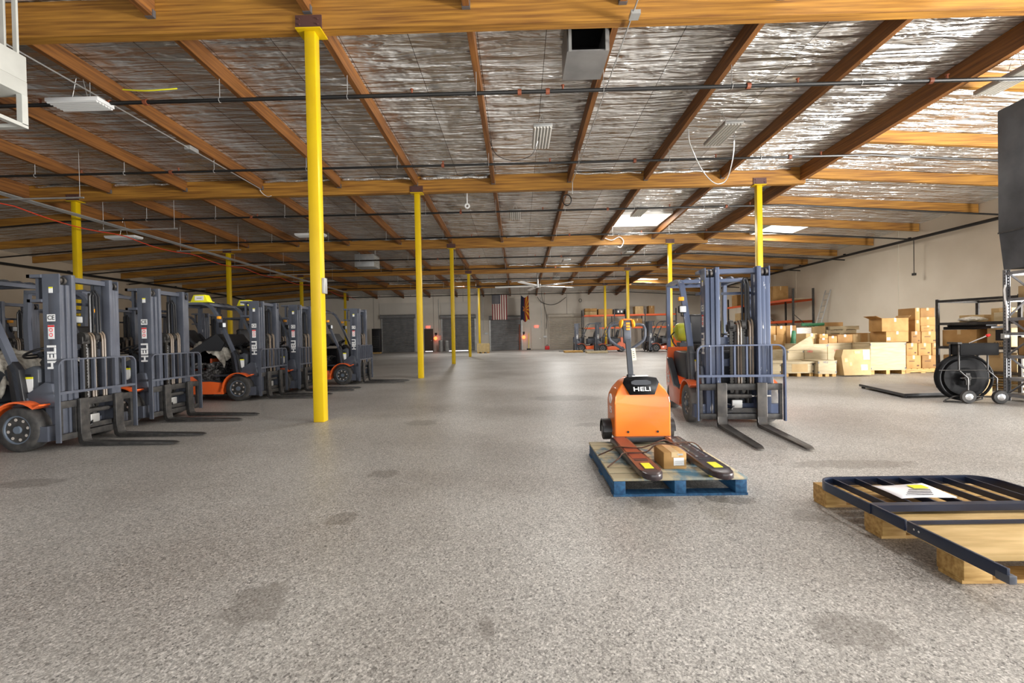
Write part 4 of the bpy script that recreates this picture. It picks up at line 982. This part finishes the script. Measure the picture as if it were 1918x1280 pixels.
for i, (a, b, c, d, Y, lab) in enumerate(S):
    x0, x1, za, zb = span(a, b, c, d, Y)
    if d == 690: za = .131
    t = carton_box('carton', lab, (x0+x1)/2, Y+.3, za+.001, x1-x0-.008, .6, zb-za-.002, 0, (CARD, CARD_D, CARD, CARD)[i % 4], 'carton', grp='printed cartons of the stack')
    h = zb-za; w_ = x1-x0
    if i < 8:
        mb = MB(); mb.box(-w_*.32, w_*.05, -.302, -.2995, h*.52, h*.58).box(w_*.2, w_*.36, -.302, -.2995, h*.15, h*.27); mb.build('print', PRINT, t)
x0, x1, za, zb = span(1650, 1704, 596, 621, 13.75)
goods(1660, 1702, 621, 643, 13.34, .6, 'wide carton under the open topped carton above the large crate', CARD, span(1631, 1697, 642, 701, 13.0)[3]+.005, lbl=(-.25, .05, .1, .08))
goods(1652, 1702, 596, 621, 13.36, .5, 'open topped carton with raised flaps high above the large crate', CARD, span(1660, 1702, 621, 643, 13.34)[3]+.001, flap=True)

# black shelving with cartons
ang = math.atan2(-1.1, .35); SX, SY = 8.91, 9.9
t = thing('steel_shelving', 'black steel shelving unit with three levels left of the grey rack', 'shelving', (SX, SY, 0), ang)
L_, D_ = 1.3, 1.28          # along, and back into +y local after turning
mb = None
for x in (0, L_):
    for y in (0, D_):
        mb = MB(); mb.box(x-.025, x+.025, y-.025, y+.025, 0, 1.87); mb.build('post', BLACKM, t)
for z in (.40, .88, 1.375, 1.85):
    for y in (0, D_):
        mb = MB(); mb.box(0, L_, y-.02, y+.02, z-.05, z); mb.build('beam', BLACKM, t)
    for x in (0, L_):
        mb = MB(); mb.box(x-.02, x+.02, 0, D_, z-.05, z); mb.build('beam', BLACKM, t)
    if z < 1.8:
        mb = MB(); mb.box(.02, L_-.02, .02, D_-.02, z-.012, z); mb.build('shelf_board', BLACKM if z < 1 else PLY, t)
def local(x, y, z):
    c, s_ = math.cos(ang), math.sin(ang); return (SX+x*c-y*s_, SY+x*s_+y*c, z)
def onshelf(x, y, z, sx, sy, sz, lab, m=CARD, **kw):
    q = local(x, y, z+.001); return carton_box('carton', lab, q[0], q[1], q[2], sx, sy, sz, ang, m, 'carton', grp='cartons on the black shelving', **kw)
onshelf(.33, .32, .88, .58, .5, .34, 'big carton with dark oval print on the middle shelf of the black shelving', CARD)
t = onshelf(.95, .32, .88, .36, .45, .36, 'carton with dark square label on the middle shelf beside the grey rack', CARD_L)
mb = MB(); mb.box(-.05, .15, -.229, -.2245, .12, .33); mb.build('label', BLACK, t)
text('EAST', .07, frame((.0, -.2265, .06), (1, 0, 0), (0, 0, 1)), BLACK, t, depth=.001)
onshelf(.25, .8, 1.375, .42, .4, .15, 'pale long carton on the top shelf of the black shelving near its left post', CARD_L)
onshelf(.72, .78, 1.375, .32, .3, .27, 'tall pale carton on the top shelf near the rear post', CARD_L)
onshelf(1.05, .4, 1.375, .46, .4, .17, 'wide pale carton on the top shelf beside the grey rack upright', PLY, tape=False)
onshelf(.22, 1.05, .88, .4, .3, .42, 'carton at the back of the middle shelf', CARD_D)
onshelf(.2, .25, .40, .3, .35, .3, 'carton on the lowest shelf beside the left post', CARD)
onshelf(1.0, .3, .40, .42, .4, .36, 'pale carton on the lowest shelf behind the reel cart', CARD_L)
q = local(.45, .25, 1.377)
def blob(u, v):
    a = u*2*PI; r = (.2*math.sin(v*PI)+.001)*(1+.18*math.sin(5*a+7*v)); return (q[0]+r*math.cos(a)*1.3, q[1]+r*math.sin(a)*.7, q[2]+.05*(1-math.cos(v*PI))*(1+.15*math.sin(4*a)))
mb = MB(); mb.surf(blob, 24, 8); o = mb.build('plastic_bag', PLASTIC, None, 60); tag(o, 'crumpled clear plastic bag on the top shelf of the black shelving', 'bag')
q = local(.42, .35, 1.225)
mb = MB(Matrix.Translation(q) @ Matrix.Rotation(ang, 4, 'Z')); mb.box(-.4, .4, -.22, .22, 0, .06, .01); mb.box(-.36, .3, -.18, .18, .06, .1, .02); o = mb.build('black_tray', BLACK); tag(o, 'black tray of wrapped parts lying on top of the big carton', 'tray')
q = local(.66, .66, .0)
for k in range(7):
    mb = MB(Matrix.Translation((q[0]+.01*(k % 3), q[1], .302-.05*k) ) @ Matrix.Rotation(ang+.02*(k % 2), 4, 'Z'))
    mb.box(-.5, .5, -.3, .3, .0, .03); o = mb.build('plank', PINE if k % 2 else PLY); tag(o, ('topmost', 'second', 'third', 'fourth', 'fifth', 'sixth', 'bottom')[k]+' plank of the pile under the black shelving', 'plank', 'planks under the shelving')

# grey rack with the dark box on top at the right edge
t = thing('storage_rack', 'grey perforated steel rack at the right edge carrying the tall dark box', 'rack', (8.37, 8.02, 0), math.radians(-4))
RK = mat('rack_grey_enamel', (.20, .20, .21), .4, .4, (.28, .28, .29), 5)
for (x, y) in ((0, 0), (0, -.95), (1.7, 0), (1.7, -.95)):
    mb = MB(); mb.box(x-.035, x+.035, y-.008, y+.008, 0, 2.24).box(x-.035, x-.027, y-.05, y+.008, 0, 2.24); mb.box(x+.027, x+.035, y-.05, y+.008, 0, 2.24); upr = mb.build('upright', RK, t)
    if (x, y) in ((0, 0), (0, -.95)):
        mb = MB()
        for k in range(42): mb.box(x-.0365, x-.0345, y-.032, y-.018, .06+k*.052, .082+k*.052)
        for k in range(42): mb.box(x-.008, x+.008, y-.0515, y-.049, .06+k*.052, .082+k*.052)
        mb.build('slots', BLACK, upr)
for z in (.12, .40, .78, 1.17, 1.42, 1.75, 2.2):
    for y in (0, -.95):
        mb = MB(); mb.box(0, 1.7, y-.02, y+.02, z-.06, z); mb.build('shelf_beam', RK, t)
    mb = MB(); mb.box(-.015, .015, -.95, 0, z-.05, z); mb.build('end_brace', RK, t)
    if z not in (1.42,): mb = MB(); mb.box(.03, 1.67, -.93, -.02, z-.01, z); mb.build('shelf_board', RK, t)
for a, b in ((.12, .78), (.78, 1.42), (1.42, 2.2)):
    mb = MB(); mb.bar([(-.0, -.03, a), (-.0, -.92, b)], .012, .04, (1, 0, 0)).bar([(-.0, -.03, b), (-.0, -.92, a)], .012, .04, (1, 0, 0)); mb.build('diagonal_brace', RK, t)
DARKBOX = mat('dark_metal_cladding', (.042, .045, .052), .5, .2, (.085, .09, .10), 2.2, bump=.1)
t = thing('metal_housing', 'tall dark grey metal box standing on the grey rack at the right edge', 'metal box', (8.27, 8.04, 2.245), math.radians(-4))
mb = MB(); mb.box(.0, 1.7, -1.0, 0, .62, 2.72, .015); mb.build('upper_casing', DARKBOX, t)
mb = MB(); mb.prism([(.07, .0), (1.62, .0), (1.7, .62), (.0, .62)], 'y', -.98, -.02); mb.build('lower_casing', DARKBOX, t)
mb = MB(); mb.box(-.006, .0, -1.0, 0, .615, .64); mb.build('seam_strip', BLACKM, t)
mb = MB(); mb.tube([(8.33, 7.98, 1.98), (8.30, 7.97, 1.9), (8.31, 7.97, 1.75), (8.34, 7.97, 1.6), (8.345, 7.97, 1.2)], .014, 6); o = mb.build('cable', WHITE); tag(o, 'white cable running down the grey rack upright', 'cable')
t = thing('socket_box', 'white outlet box fixed to the grey rack upright', 'socket', (8.28, 7.95, 1.06))
mb = MB(); mb.box(-.04, .05, -.03, .03, 0, .09, .005); mb.build('box', GREYM, t)
for k in (-1, 1):
    mb = MB(); mb.box(-.0+k*.02-.016, k*.02+.016, -.034, -.029, .02, .07); mb.build('outlet', WHITE, t)
def onrack(x, y, z, sx, sy, sz, lab, m=CARD, **kw):
    c, s_ = math.cos(math.radians(-4)), math.sin(math.radians(-4))
    return carton_box('carton', lab, 8.37+x*c-y*s_, 8.02+x*s_+y*c, z+.001, sx, sy, sz, math.radians(-4), m, 'carton', grp='cartons on the grey rack', **kw)
onrack(.38, -.5, .78, .55, .8, .30, 'orange brown carton on the middle shelf of the grey rack at the picture edge', CARD)
onrack(.38, -.5, 1.75, .55, .8, .20, 'low carton on the upper shelf of the grey rack', CARD_L)
onrack(.38, -.5, 1.17, .55, .8, .22, 'dark carton on the shelf beside the outlet box', CARD_D)
t = thing('cable_coil', 'black coiled cables on the lowest shelf of the grey rack', 'coil', (8.75, 7.5, .13))
for k in range(4): mb = MB(); mb.torus((0, 0, .03+k*.05), .24-.01*k, .028, n=24); mb.build('coil', BLACK, t)
def floor_carton():
    t = carton_box('carton', 'brown taped carton standing on the floor behind the reel cart', 8.5, 8.75, 0, .42, .35, .30, .1, CARD_L)
floor_carton()

# reel cart and floor scale
RX0, RY0 = 7.52, 7.85
t = thing('strapping_cart', 'black strapping reel cart on two wheels with red knobbed lever', 'reel cart', (RX0, RY0, 0), math.radians(-12))
mb = MB(); mb.torus((0, 0, .42), .375, .022, (0, 1, 0), 40, 8).torus((0, .10, .42), .375, .022, (0, 1, 0), 40, 8)
mb.lathe([(.37, .0), (.37, .012), (.16, .02), (.16, 0)], (0, .08, .42), (0, 1, 0), 40); mb.build('reel_flange', BLACKR, t)
mb = MB(); mb.lathe([(.30, .0), (.30, .08), (.17, .08), (.17, .0)], (0, .01, .42), (0, 1, 0), 36); mb.build('strap_coil', BLACKR, t)
mb = MB(); mb.cyl((0, -.06, .42), (0, .16, .42), .05, n=14).box(-.03, .03, -.06, -.03, .3, .5); mb.build('hub', BLACKM, t)
for x in (-.13, .27):
    mb = MB(); mb.tube([(x, -.06, .98), (x, -.06, .55), (x+.1, -.10, .42), (x+.1, -.10, .11)], .013, 8); mb.build('frame_tube', BLACKM, t)
    mb = MB(); mb.tube([(x, .15, .98), (x, .15, .2)], .013, 8); mb.build('frame_tube', BLACKM, t)
for z, y in ((.55, -.07), (.42, -.09)):
    mb = MB(); mb.tube([(-.42 if z > .5 else -.13, y, z), (.34, y, z)], .009, 6); mb.build('cross_rod', BLACKM, t)
mb = MB(); mb.box(-.12, .42, -.08, .16, .80, 1.0, .01); mb.build('tool_box', BLACKR, t)
mb = MB(); mb.box(-.16, -.1, -.09, .17, .99, 1.02); mb.build('bracket', BLACKM, t)
mb = MB(); mb.tube([(.05, .0, 1.0), (.30, .0, 1.12)], .011, 8); lv = mb.build('lever', CHROME, t)
mb = MB(); mb.lathe([(.01, 0), (.022, .01), (.026, .03), (.018, .06), (.005, .065)], (.29, 0, 1.115), (.9, 0, .4), 12); mb.build('knob', mat('red_knob', (.75, .02, .015), .3), lv)
for x in (-.04, .40):
    mb = MB(); mb.lathe([(.055, 0), (.10, 0), (.112, .02), (.112, .04), (.10, .06), (.055, .06)], (x, -.15, .112), (0, 1, 0), 24); wl = mb.build('wheel', RUBBER, t)
    mb = MB(); mb.lathe([(.0, -.005), (.02, -.008), (.055, .0), (.056, .01)], (x, -.15, .112), (0, 1, 0), 18); mb.build('hub_cap', CHROME, wl)
mb = MB(); mb.tube([(-.04, -.09, .112), (.42, -.09, .112)], .012, 8); mb.build('axle', BLACKM, t)
mb = MB(); mb.tube([(-.04, -.05, .12), (-.2, -.06, .11), (-.32, -.06, .05), (-.34, -.05, .02), (-.28, .02, .014), (.05, .0, .014), (.3, .1, .05), (.32, .15, .2)], .012, 8); mb.build('stand_foot', BLACKM, t)
t = thing('floor_scale', 'low black framed steel floor plate in front of the reel cart', 'floor scale', (0, 0, 0))
qd = [(6.97, 8.42), (8.05, 8.52), (8.45, 10.0), (7.36, 10.06)]
PLATE = mat('scale_plate_top', (.34, .33, .32), .45, .3, (.42, .41, .40), 5)
mb = MB(); mb.prism(qd, 'z', .035, .082); mb.build('frame', BLACK, t)
cx = sum(a for a, b in qd)/4; cy = sum(b for a, b in qd)/4; q2 = [(cx+(a-cx)*.965, cy+(b-cy)*.97) for a, b in qd]
mb = MB(); mb.prism(q2, 'z', .08, .0845); mb.build('top_plate', PLATE, t)
for a, b in qd:
    mb = MB(); x, y = cx+(a-cx)*.9, cy+(b-cy)*.9; mb.cyl((x, y, 0), (x, y, .036), .035, n=10); mb.build('foot', RUBBER, t)

# ------------------------------------------------------------------ far wall
SLAT = mat('grey_roller_slats', (.20, .20, .20), .5, .3, (.26, .26, .26), 2); SLATB = mat('beige_roller_slats', (.46, .41, .34), .55)
YF = YW
for i, (a, b, c, d, m_) in enumerate(((718, 777, 596, 660, SLAT), (830, 890, 596, 660, SLAT), (920, 977, 598, 658, SLAT), (1030, 1090, 594, 655, SLATB))):
    x0, x1, za, zb = span(a, b, c, d, YF); za = 0
    o = bpy.data.objects.new('door_%d' % (i+1), None); C.objects.link(o); o.location = ((x0+x1)/2, YF, 0); struct(o); w_ = (x1-x0)/2
    mb = MB(); nsl = 22
    zg = .05 if i == 1 else .0
    for k in range(nsl):
        z0_ = zg+(zb-zg)*k/nsl; z1_ = zg+(zb-zg)*(k+1)/nsl; mb.prism([(-.05, z0_), (-.09, (z0_+z1_)/2-.02), (-.09, (z0_+z1_)/2+.02), (-.05, z1_), (-.03, z1_), (-.03, z0_)], 'x', -w_, w_)
    mb.build('roller_curtain', m_, o, 20)
    mb = MB(); mb.cyl((-w_-.1, -.18, zb+.12), (w_+.1, -.18, zb+.12), .17, n=14); mb.box(-w_-.14, -w_-.1, -.36, -.0, zb-.08, zb+.3).box(w_+.1, w_+.14, -.36, 0, zb-.08, zb+.3); mb.build('roller_drum', m_ if i < 3 else SLATB, o)
    for s in (-1, 1):
        mb = MB(); x0_, x1_ = sorted((s*w_, s*(w_+.13))); mb.box(x0_, x1_, -.11, 0, 0, zb); mb.build('guide_rail', GREYM if i < 3 else SLATB, o)
for i, (a, b, c, d) in enumerate(((711, 781, 568, 596), (826, 893, 566, 596), (935, 977, 560, 598))):
    x0, x1, za, zb = span(a, b, c, d, YF); mb = MB(); mb.box(x0, x1, YF-.06, YF, za+.32, zb); o = mb.build('trim_%d' % (100+i), mat('header_panel', (.56, .52, .46), .7)); struct(o)
LIGHTGAP = mat('daylight_under_door', (1, .97, 1), .5, emit=2.2)
for i, (a, b, nm) in enumerate(((836, 877, 'door gap'), (797, 811, 'gap'))):
    x0, x1, _, _ = span(a, b, 650, 660, YF); mb = MB(); mb.box(x0, x1, YF-.10 if i == 0 else YF-.05, YF-.02, .0, .045); struct(mb.build('trim_%d' % (110+i), LIGHTGAP))
for i, (a, b, c, d, m_) in enumerate(((797, 811, 622, 660, mat('brown_door', (.06, .045, .035), .5)), (997, 1014, 618, 656, mat('cream_door', (.58, .54, .47), .5)))):
    x0, x1, za, zb = span(a, b, c, d, YF); za = 0.05
    o = bpy.data.objects.new('door_%d' % (5+i), None); C.objects.link(o); o.location = ((x0+x1)/2, YF, 0); struct(o); w_ = (x1-x0)/2; zb = max(zb, 2.0)
    mb = MB(); mb.box(-w_, w_, -.05, 0, za, zb); mb.build('leaf', m_, o)
    mb = MB(); mb.box(-w_-.06, -w_, -.07, 0, 0, zb+.06).box(w_, w_+.06, -.07, 0, 0, zb+.06).box(-w_, w_, -.07, 0, zb, zb+.06); mb.build('frame', m_, o)
    mb = MB(); mb.cyl((w_-.1, -.1, 1.0), (w_-.1, -.05, 1.0), .03, n=8); mb.build('handle', CHROME, o)
EXR = mat('lit_red_letters', (1, .06, .03), .4, emit=4); EXB = mat('exit_sign_face', (.9, .35, .28), .4, emit=.5)
for (px, py, lab) in ((802, 613, 'red lit exit sign above the brown door'), (1005, 612, 'red lit exit sign above the cream door')):
    c = P(px, py, YF-.08); t = thing('exit_sign', lab, 'exit sign', c)
    mb = MB(); mb.box(-.18, .18, -.02, .06, -.13, .13, .01); mb.build('housing', EXB, t)
    text('EXIT', .2, frame((0, -.024, 0), (1, 0, 0), (0, 0, 1)), EXR, t, depth=.002, bold=.004)
LAMPR = mat('red_lamp_glow', (1, .12, .03), .3, emit=5)
for (px, py, lab) in ((816, 634, 'glowing red dock lamp right of the brown door'), (981, 632, 'glowing red dock lamp beside the third roller door')):
    c = P(px, py, YF-.25); t = thing('dock_lamp', lab, 'lamp', c)
    mb = MB(); mb.lathe([(.02, -.12), (.12, -.09), (.16, 0), (.12, .09), (.02, .12)], (0, -.05, 0), (0, 1, 0), 16); mb.build('bulb', LAMPR, t)
    mb = MB(); mb.tube([(0, .02, .05), (0, .2, .35), (0, .25, .35)], .03, 6); mb.box(-.1, .1, .2, .25, .3, .5); mb.build('bracket', BLACK, t)
# flags on the far side
FR, FW, FB = mat('flag_red', (.20, .03, .035), .8), mat('flag_cream', (.62, .57, .50), .8), mat('flag_navy', (.015, .018, .045), .8)
a, b = P(921, 552, 38.9), P(950, 599, 38.9); W_, H_ = b.x-a.x, a.z-b.z
t = thing('flag', 'hanging flag with stars and thirteen upright stripes before the far wall', 'flag', (a.x, 38.9, b.z))
def us(i, j):
    x = i/52; z = j/24
    if z > .6 and x < .54: return 2
    return 0 if int(x*13) % 2 == 0 else 1
mb = MB(); mb.surf(lambda u, v: (W_*u, .03*math.sin(u*14+v*2), H_*v), 52, 24, lambda i, j: us(i, j)); mb.build('cloth', [FR, FW, FB], t, 60, solid=.004)
mb = MB()
for r_ in range(9):
    for c_ in range(6 if r_ % 2 == 0 else 5):
        u = (.045+.09*c_+(.045 if r_ % 2 else 0)); zz = H_*(.63+.04*r_); x = W_*u; y = .03*math.sin(u*14+2*zz/H_)-.012; R_ = W_*.03
        mb.f([mb.v((x+R_*(1 if k % 2 == 0 else .42)*math.sin(k*PI/5), y, zz+R_*(1 if k % 2 == 0 else .42)*math.cos(k*PI/5))) for k in range(10)])
mb.build('stars', FW, t, 0)
mb = MB(); mb.tube([(-.1, 0, H_+.02), (W_+.1, 0, H_+.02)], .015, 6); ht_ = zc(a.x, 38.9)-b.z-.005; mb.tube([(0, 0, H_), (0, 0, ht_)], .008, 5); mb.tube([(W_, 0, H_), (W_, 0, ht_)], .008, 5); mb.build('hanging_rod', PIPEM, t)
FGOLD, FCOP, FRED = mat('flag_gold', (.62, .33, .02), .8), mat('flag_copper', (.45, .14, .03), .8), mat('flag_bright_red', (.30, .025, .02), .8)
a, b = P(974, 553, 38.7), P(992, 601, 38.7); W_, H_ = b.x-a.x, a.z-b.z
t = thing('flag', 'drooping navy flag with red and gold rays and a copper star', 'flag', (a.x, 38.7, b.z))
def azm(i, j):
    x = (i+.5)/40; z = (j+.5)/40
    dx, dz = x-.46, z-.48
    r_ = math.hypot(dx, dz*1.5); an = math.atan2(dz*1.5, dx)
    if r_ < .15+.09*math.cos(5*an): return 3
    if dx < 0: return 0
    return 1 if int((an+PI/2)/PI*13) % 2 == 0 else 2
def azs(u, v):
    sag = .10*H_*math.sin(u*PI)*v*v; pin = .82+.18*(1-v)
    return (W_*(.5+(u-.5)*pin), .09*math.sin(u*17)*(1-.3*v), H_*v-sag+(.05*H_*math.sin(u*9)*(1-v)))
mb = MB(); mb.surf(azs, 40, 40, azm); mb.build('cloth', [FB, FRED, FGOLD, FCOP], t, 60, solid=.004)
ht_ = zc(a.x, 38.7)-b.z-.005; 
for x_ in (.0, W_): mb = MB(); mb.tube([(x_, 0, H_), (x_, 0, ht_)], .008, 5); mb.build('cord', PIPEM, t)
# things standing by the far wall
x0, x1, za, zb = span(893.5, 916, 644, 662, 34.6); t = thing('wooden_crate', 'tan plywood crate on skids beside the last yellow post of the centre row', 'crate', ((x0+x1)/2, 35.2, 0))
w_ = (x1-x0)/2; mb = MB(); mb.box(-w_, w_, -.5, .5, .1, zb); mb.build('body', mat('tan_plywood', (.42, .31, .14), .7, 0, (.5, .38, .19), 6), t)
for x in (-w_+.1, 0, w_-.1): mb = MB(); mb.box(x-.08, x+.08, -.48, .48, 0, .1); mb.build('skid', PINE, t)
x0, x1, za, zb = span(697, 712, 616, 662, 38.5); t = thing('battery_charger', 'tall black cabinet at the left end of the far wall', 'cabinet', ((x0+x1)/2, 38.8, 0)); w_ = (x1-x0)/2
mb = MB(); mb.box(-w_, w_, -.3, .3, .12, zb, .03); mb.build('cabinet', BLACK, t)
mb = MB()
for k in range(6): mb.box(-w_*.8, w_*.8, -.315, -.295, .5+k*.18, .58+k*.18)
mb.build('louvre', BLACKM, t)
mb = MB(); mb.box(-w_*.9, w_*.9, -.25, .25, 0, .12); mb.build('base', PINE, t)
for (px, lab, hh) in ((826, 'grey cylinder bin in front of the second roller door, left one', 1.0), (837, 'grey cylinder bin in front of the second roller door, right one', .95)):
    c = P(px, 655, 40.6); mb = MB(); mb.lathe([(.17, 0), (.19, .05), (.2, hh-.1), (.21, hh-.08), (.2, hh), (.02, hh+.03)], (c.x, 40.6, 0), (0, 0, 1), 16); o = mb.build('bin', GREYM); tag(o, lab, 'bin')
c = P(987, 640, 40.9); t = thing('broom', 'yellow green handled broom leaning beside the third roller door', 'broom', (c.x+.15, 40.9, 0))
mb = MB(); mb.tube([(0, 0, .1), (.05, .3, 1.5)], .025, 6); mb.build('handle', SIGNY, t); mb = MB(); mb.box(-.18, .18, -.06, .06, 0, .14); mb.build('head', BLACK, t)
c = P(975, 625, 41.2); mb = MB(); mb.tube([(c.x-.1, 41.1, .0), (c.x-.08, 41.38, 2.3)], .05, 6); o = mb.build('pole', RUST); tag(o, 'dark red pole leaning on the wall right of the third roller door', 'pole')
c = P(1025, 651, 41); t = thing('fuel_can', 'red can on the floor left of the beige roller door', 'can', (c.x, 41, 0))
mb = MB(); mb.box(-.2, .2, -.12, .12, 0, .32, .04); mb.build('body', REDP, t); mb = MB(); mb.torus((0, 0, .34), .08, .02, (0, 1, 0), 12, 6); mb.build('handle', BLACK, t)
for (px, py, w2, h2, lab) in ((911, 625, .14, .10, 'small pale control box on the wall left of the third roller door'), (824, 626, .10, .12, 'small pale switch box on the wall left of the second roller door'), (1021, 631, .16, .08, 'small blue-grey box on the wall right of the cream door')):
    c = P(px, py, YF-.05); mb = MB(); mb.box(c.x-w2, c.x+w2, YF-.1, YF, c.z-h2, c.z+h2); o = mb.build('wall_box', GREYM); tag(o, lab, 'control box')
for (px, lab) in ((905, 'thin conduit down the far wall between the second and third roller doors'), (1014, 'thin conduit down the far wall above the cream door'), (822, 'thin conduit down the far wall right of the brown door')):
    x = P(px, 600, YF).x; mb = MB(); mb.tube([(x, YF-.03, 1.8), (x, YF-.03, 4.7)], .025, 6); o = mb.build('conduit', GREYM); tag(o, lab, 'conduit')
line_thing('cable', 'dark cables swagging across the far wall right of the drooping flag', 'cable', [P(1006, 556, 41), P(1014, 566, 41.2), P(1030, 571, 41.3), P(1045, 568, 41.3), P(1060, 557, 41)], .025, PIPEM)
line_thing('cable', 'dark cable looping from the far roof down beside the cream door', 'cable', [(P(1015, 556, 41.1).x, 41.1, zc(2, 41.1)-.005), P(1015, 556, 41.1), P(1020, 575, 41.3), P(1024, 595, 41.35), P(1023, 616, 41.38)], .02, PIPEM)
line_thing('cord_coil', 'small ring of cable on the far wall above the beige roller door', 'cord', [P(1087+2.6*math.sin(a*.35), 563-3*math.cos(a*.35), 41.475) for a in range(19)], .022, PIPEM)
# orange pallet racking
RACKO = mat('rack_orange', (.75, .11, .02), .45)
def racking(label, loc, rz, bays, L, D, H, lv):
    t = thing('pallet_rack', label, 'pallet rack', loc, rz)
    for i in range(bays+1):
        for y in (0, D):
            mb = MB(); mb.box(i*L-.045, i*L+.045, y-.04, y+.04, 0, H); mb.build('upright', BLACKM, t)
        mb = MB(); mb.bar([(i*L, 0, .2), (i*L, D, 1.2), (i*L, 0, 2.2)], .03, .03, (1, 0, 0)); mb.build('frame_brace', BLACKM, t)
    for i in range(bays):
        for z in lv:
            for y in (-.045, D+.045):
                mb = MB(); mb.box(i*L+.05, (i+1)*L-.05, y-.03, y+.03, z-.13, z); mb.build('beam', RACKO, t)
            mb = MB(); mb.box(i*L+.05, (i+1)*L-.05, 0, D, z-.02, z-.002); mb.build('shelf_board', PLY, t)
    return t
a = P(1093, 600, 39.3); zl = P(1093, 590.5, 39.3).z; zl2 = P(1150, 613, 39.3).z
racking('orange beamed pallet rack along the far wall behind the distant forklifts', (a.x, 39.3, 0), 0, 3, 2.62, 1.05, zl+.45, (zl2, zl))
def onracking(px0, px1, py0, py1, lab, m=CARD, z0=None, Y=39.35, dep=.8, **kw):
    x0, x1, za, zb = span(px0, px1, py0, py1, Y); za = zl if z0 is None else z0
    return carton_box('carton', lab, (x0+x1)/2, Y+dep/2, za+.002, x1-x0, dep, max(zb-za, .15), 0, m, 'carton', grp='cartons on the far pallet rack', **kw)
onracking(1096, 1118, 584, 591, 'low pale carton on the far rack, under the flat brown carton', CARD_L)
onracking(1096, 1118, 578, 584, 'flat brown carton topmost at the left end of the far rack', CARD, zl+.31)
onracking(1121, 1147, 579, 591, 'wide brown carton on the far rack behind the farthest right post', CARD)
onracking(1190, 1205, 574, 588, 'pale square carton on a stand on the far rack', CARD_L)
onracking(1216, 1226, 573, 590, 'tall brown carton on the far rack left of the right forklift pillar', CARD_D)
onracking(1185, 1203, 597, 613, 'brown carton on the lower level of the far rack', CARD_D, zl2)
onracking(1153, 1163, 607, 613, 'small pale carton on the lower level of the far rack', CARD_L, zl2)
x0, x1, za, zb = span(1151, 1175, 580, 591, 39.2); t = thing('forklift_seat_unit', 'black machine cover with drooping arm on the far rack top level', 'machine part', ((x0+x1)/2, 39.7, zl+.002)); w_ = (x1-x0)/2
mb = MB(); mb.box(-w_, w_, -.35, .35, 0, .48, .08); mb.build('cover', BLACK, t)
mb = MB(); mb.box(w_-.2, w_+.02, -.62, -.34, .25, .42, .04).box(w_-.2, w_+.02, -.64, -.50, -.45, .36, .04); mb.build('arm', BLACK, t)
mb = MB(); mb.box(-.25, -.12, -.36, -.345, .15, .32).box(.02, .16, -.36, -.345, .15, .32); mb.build('sticker', WHITE, t)
racking('orange beamed pallet rack along the right wall seen through the mast of the right forklift', (15.2, 33.5, 0), -PI/2, 3, 2.62, 1.1, 3.6, (1.85, 3.05))
for (y, z, s1, s2, h, lab, m_) in ((32.75, 3.05, .9, .8, .8, 'brown carton on the right wall rack, seen left between the mast rails', CARD), (31.45, 3.05, .9, .85, 1.2, 'stacked brown carton on the right wall rack, seen in the mast gap', CARD_D), (29.8, 3.05, .8, .8, .7, 'pale carton on the right wall rack', CARD_L),
                                 (32.3, 1.85, .9, .8, .7, 'pale carton on the lower level of the right wall rack', CARD_L), (30.2, 1.85, .9, .8, .6, 'brown carton on the lower level of the right wall rack', CARD), (28.2, 3.05, .9, .8, .9, 'carton at the near end of the right wall rack', CARD)):
    carton_box('carton', lab, 15.75, y, z+.002, s1, s2, h, 0, m_, 'carton', grp='cartons on the right wall rack')
make_pallet('wooden_pallet', 'pale pallet on the floor under the forks of the farthest dark forklift', (P(1070, 658, 34.2).x, 33.0, 0), 0, 1.3, 1.0, PINE, PINE, 6)
make_pallet('wooden_pallet', 'pale pallet on the floor before the distant orange forklift', (P(1110, 659, 33).x, 31.4, 0), 0, 1.4, 1.0, PLY, PLY, 6)
t = thing('ladder', 'grey ladder leaning on the right wall beside the post behind the mast', 'ladder', (16.1, 24.7, 0))
for y in (-.2, .2): mb = MB(); mb.tube([(-.6, y, 0), (.4, y, 3.4)], .03, 6); mb.build('rail', GREYM, t)
for k in range(10): mb = MB(); z = .3+k*.32; x = -.6+z/3.4; mb.tube([(x, -.2, z), (x, .2, z)], .018, 6); mb.build('rung', GREYM, t)
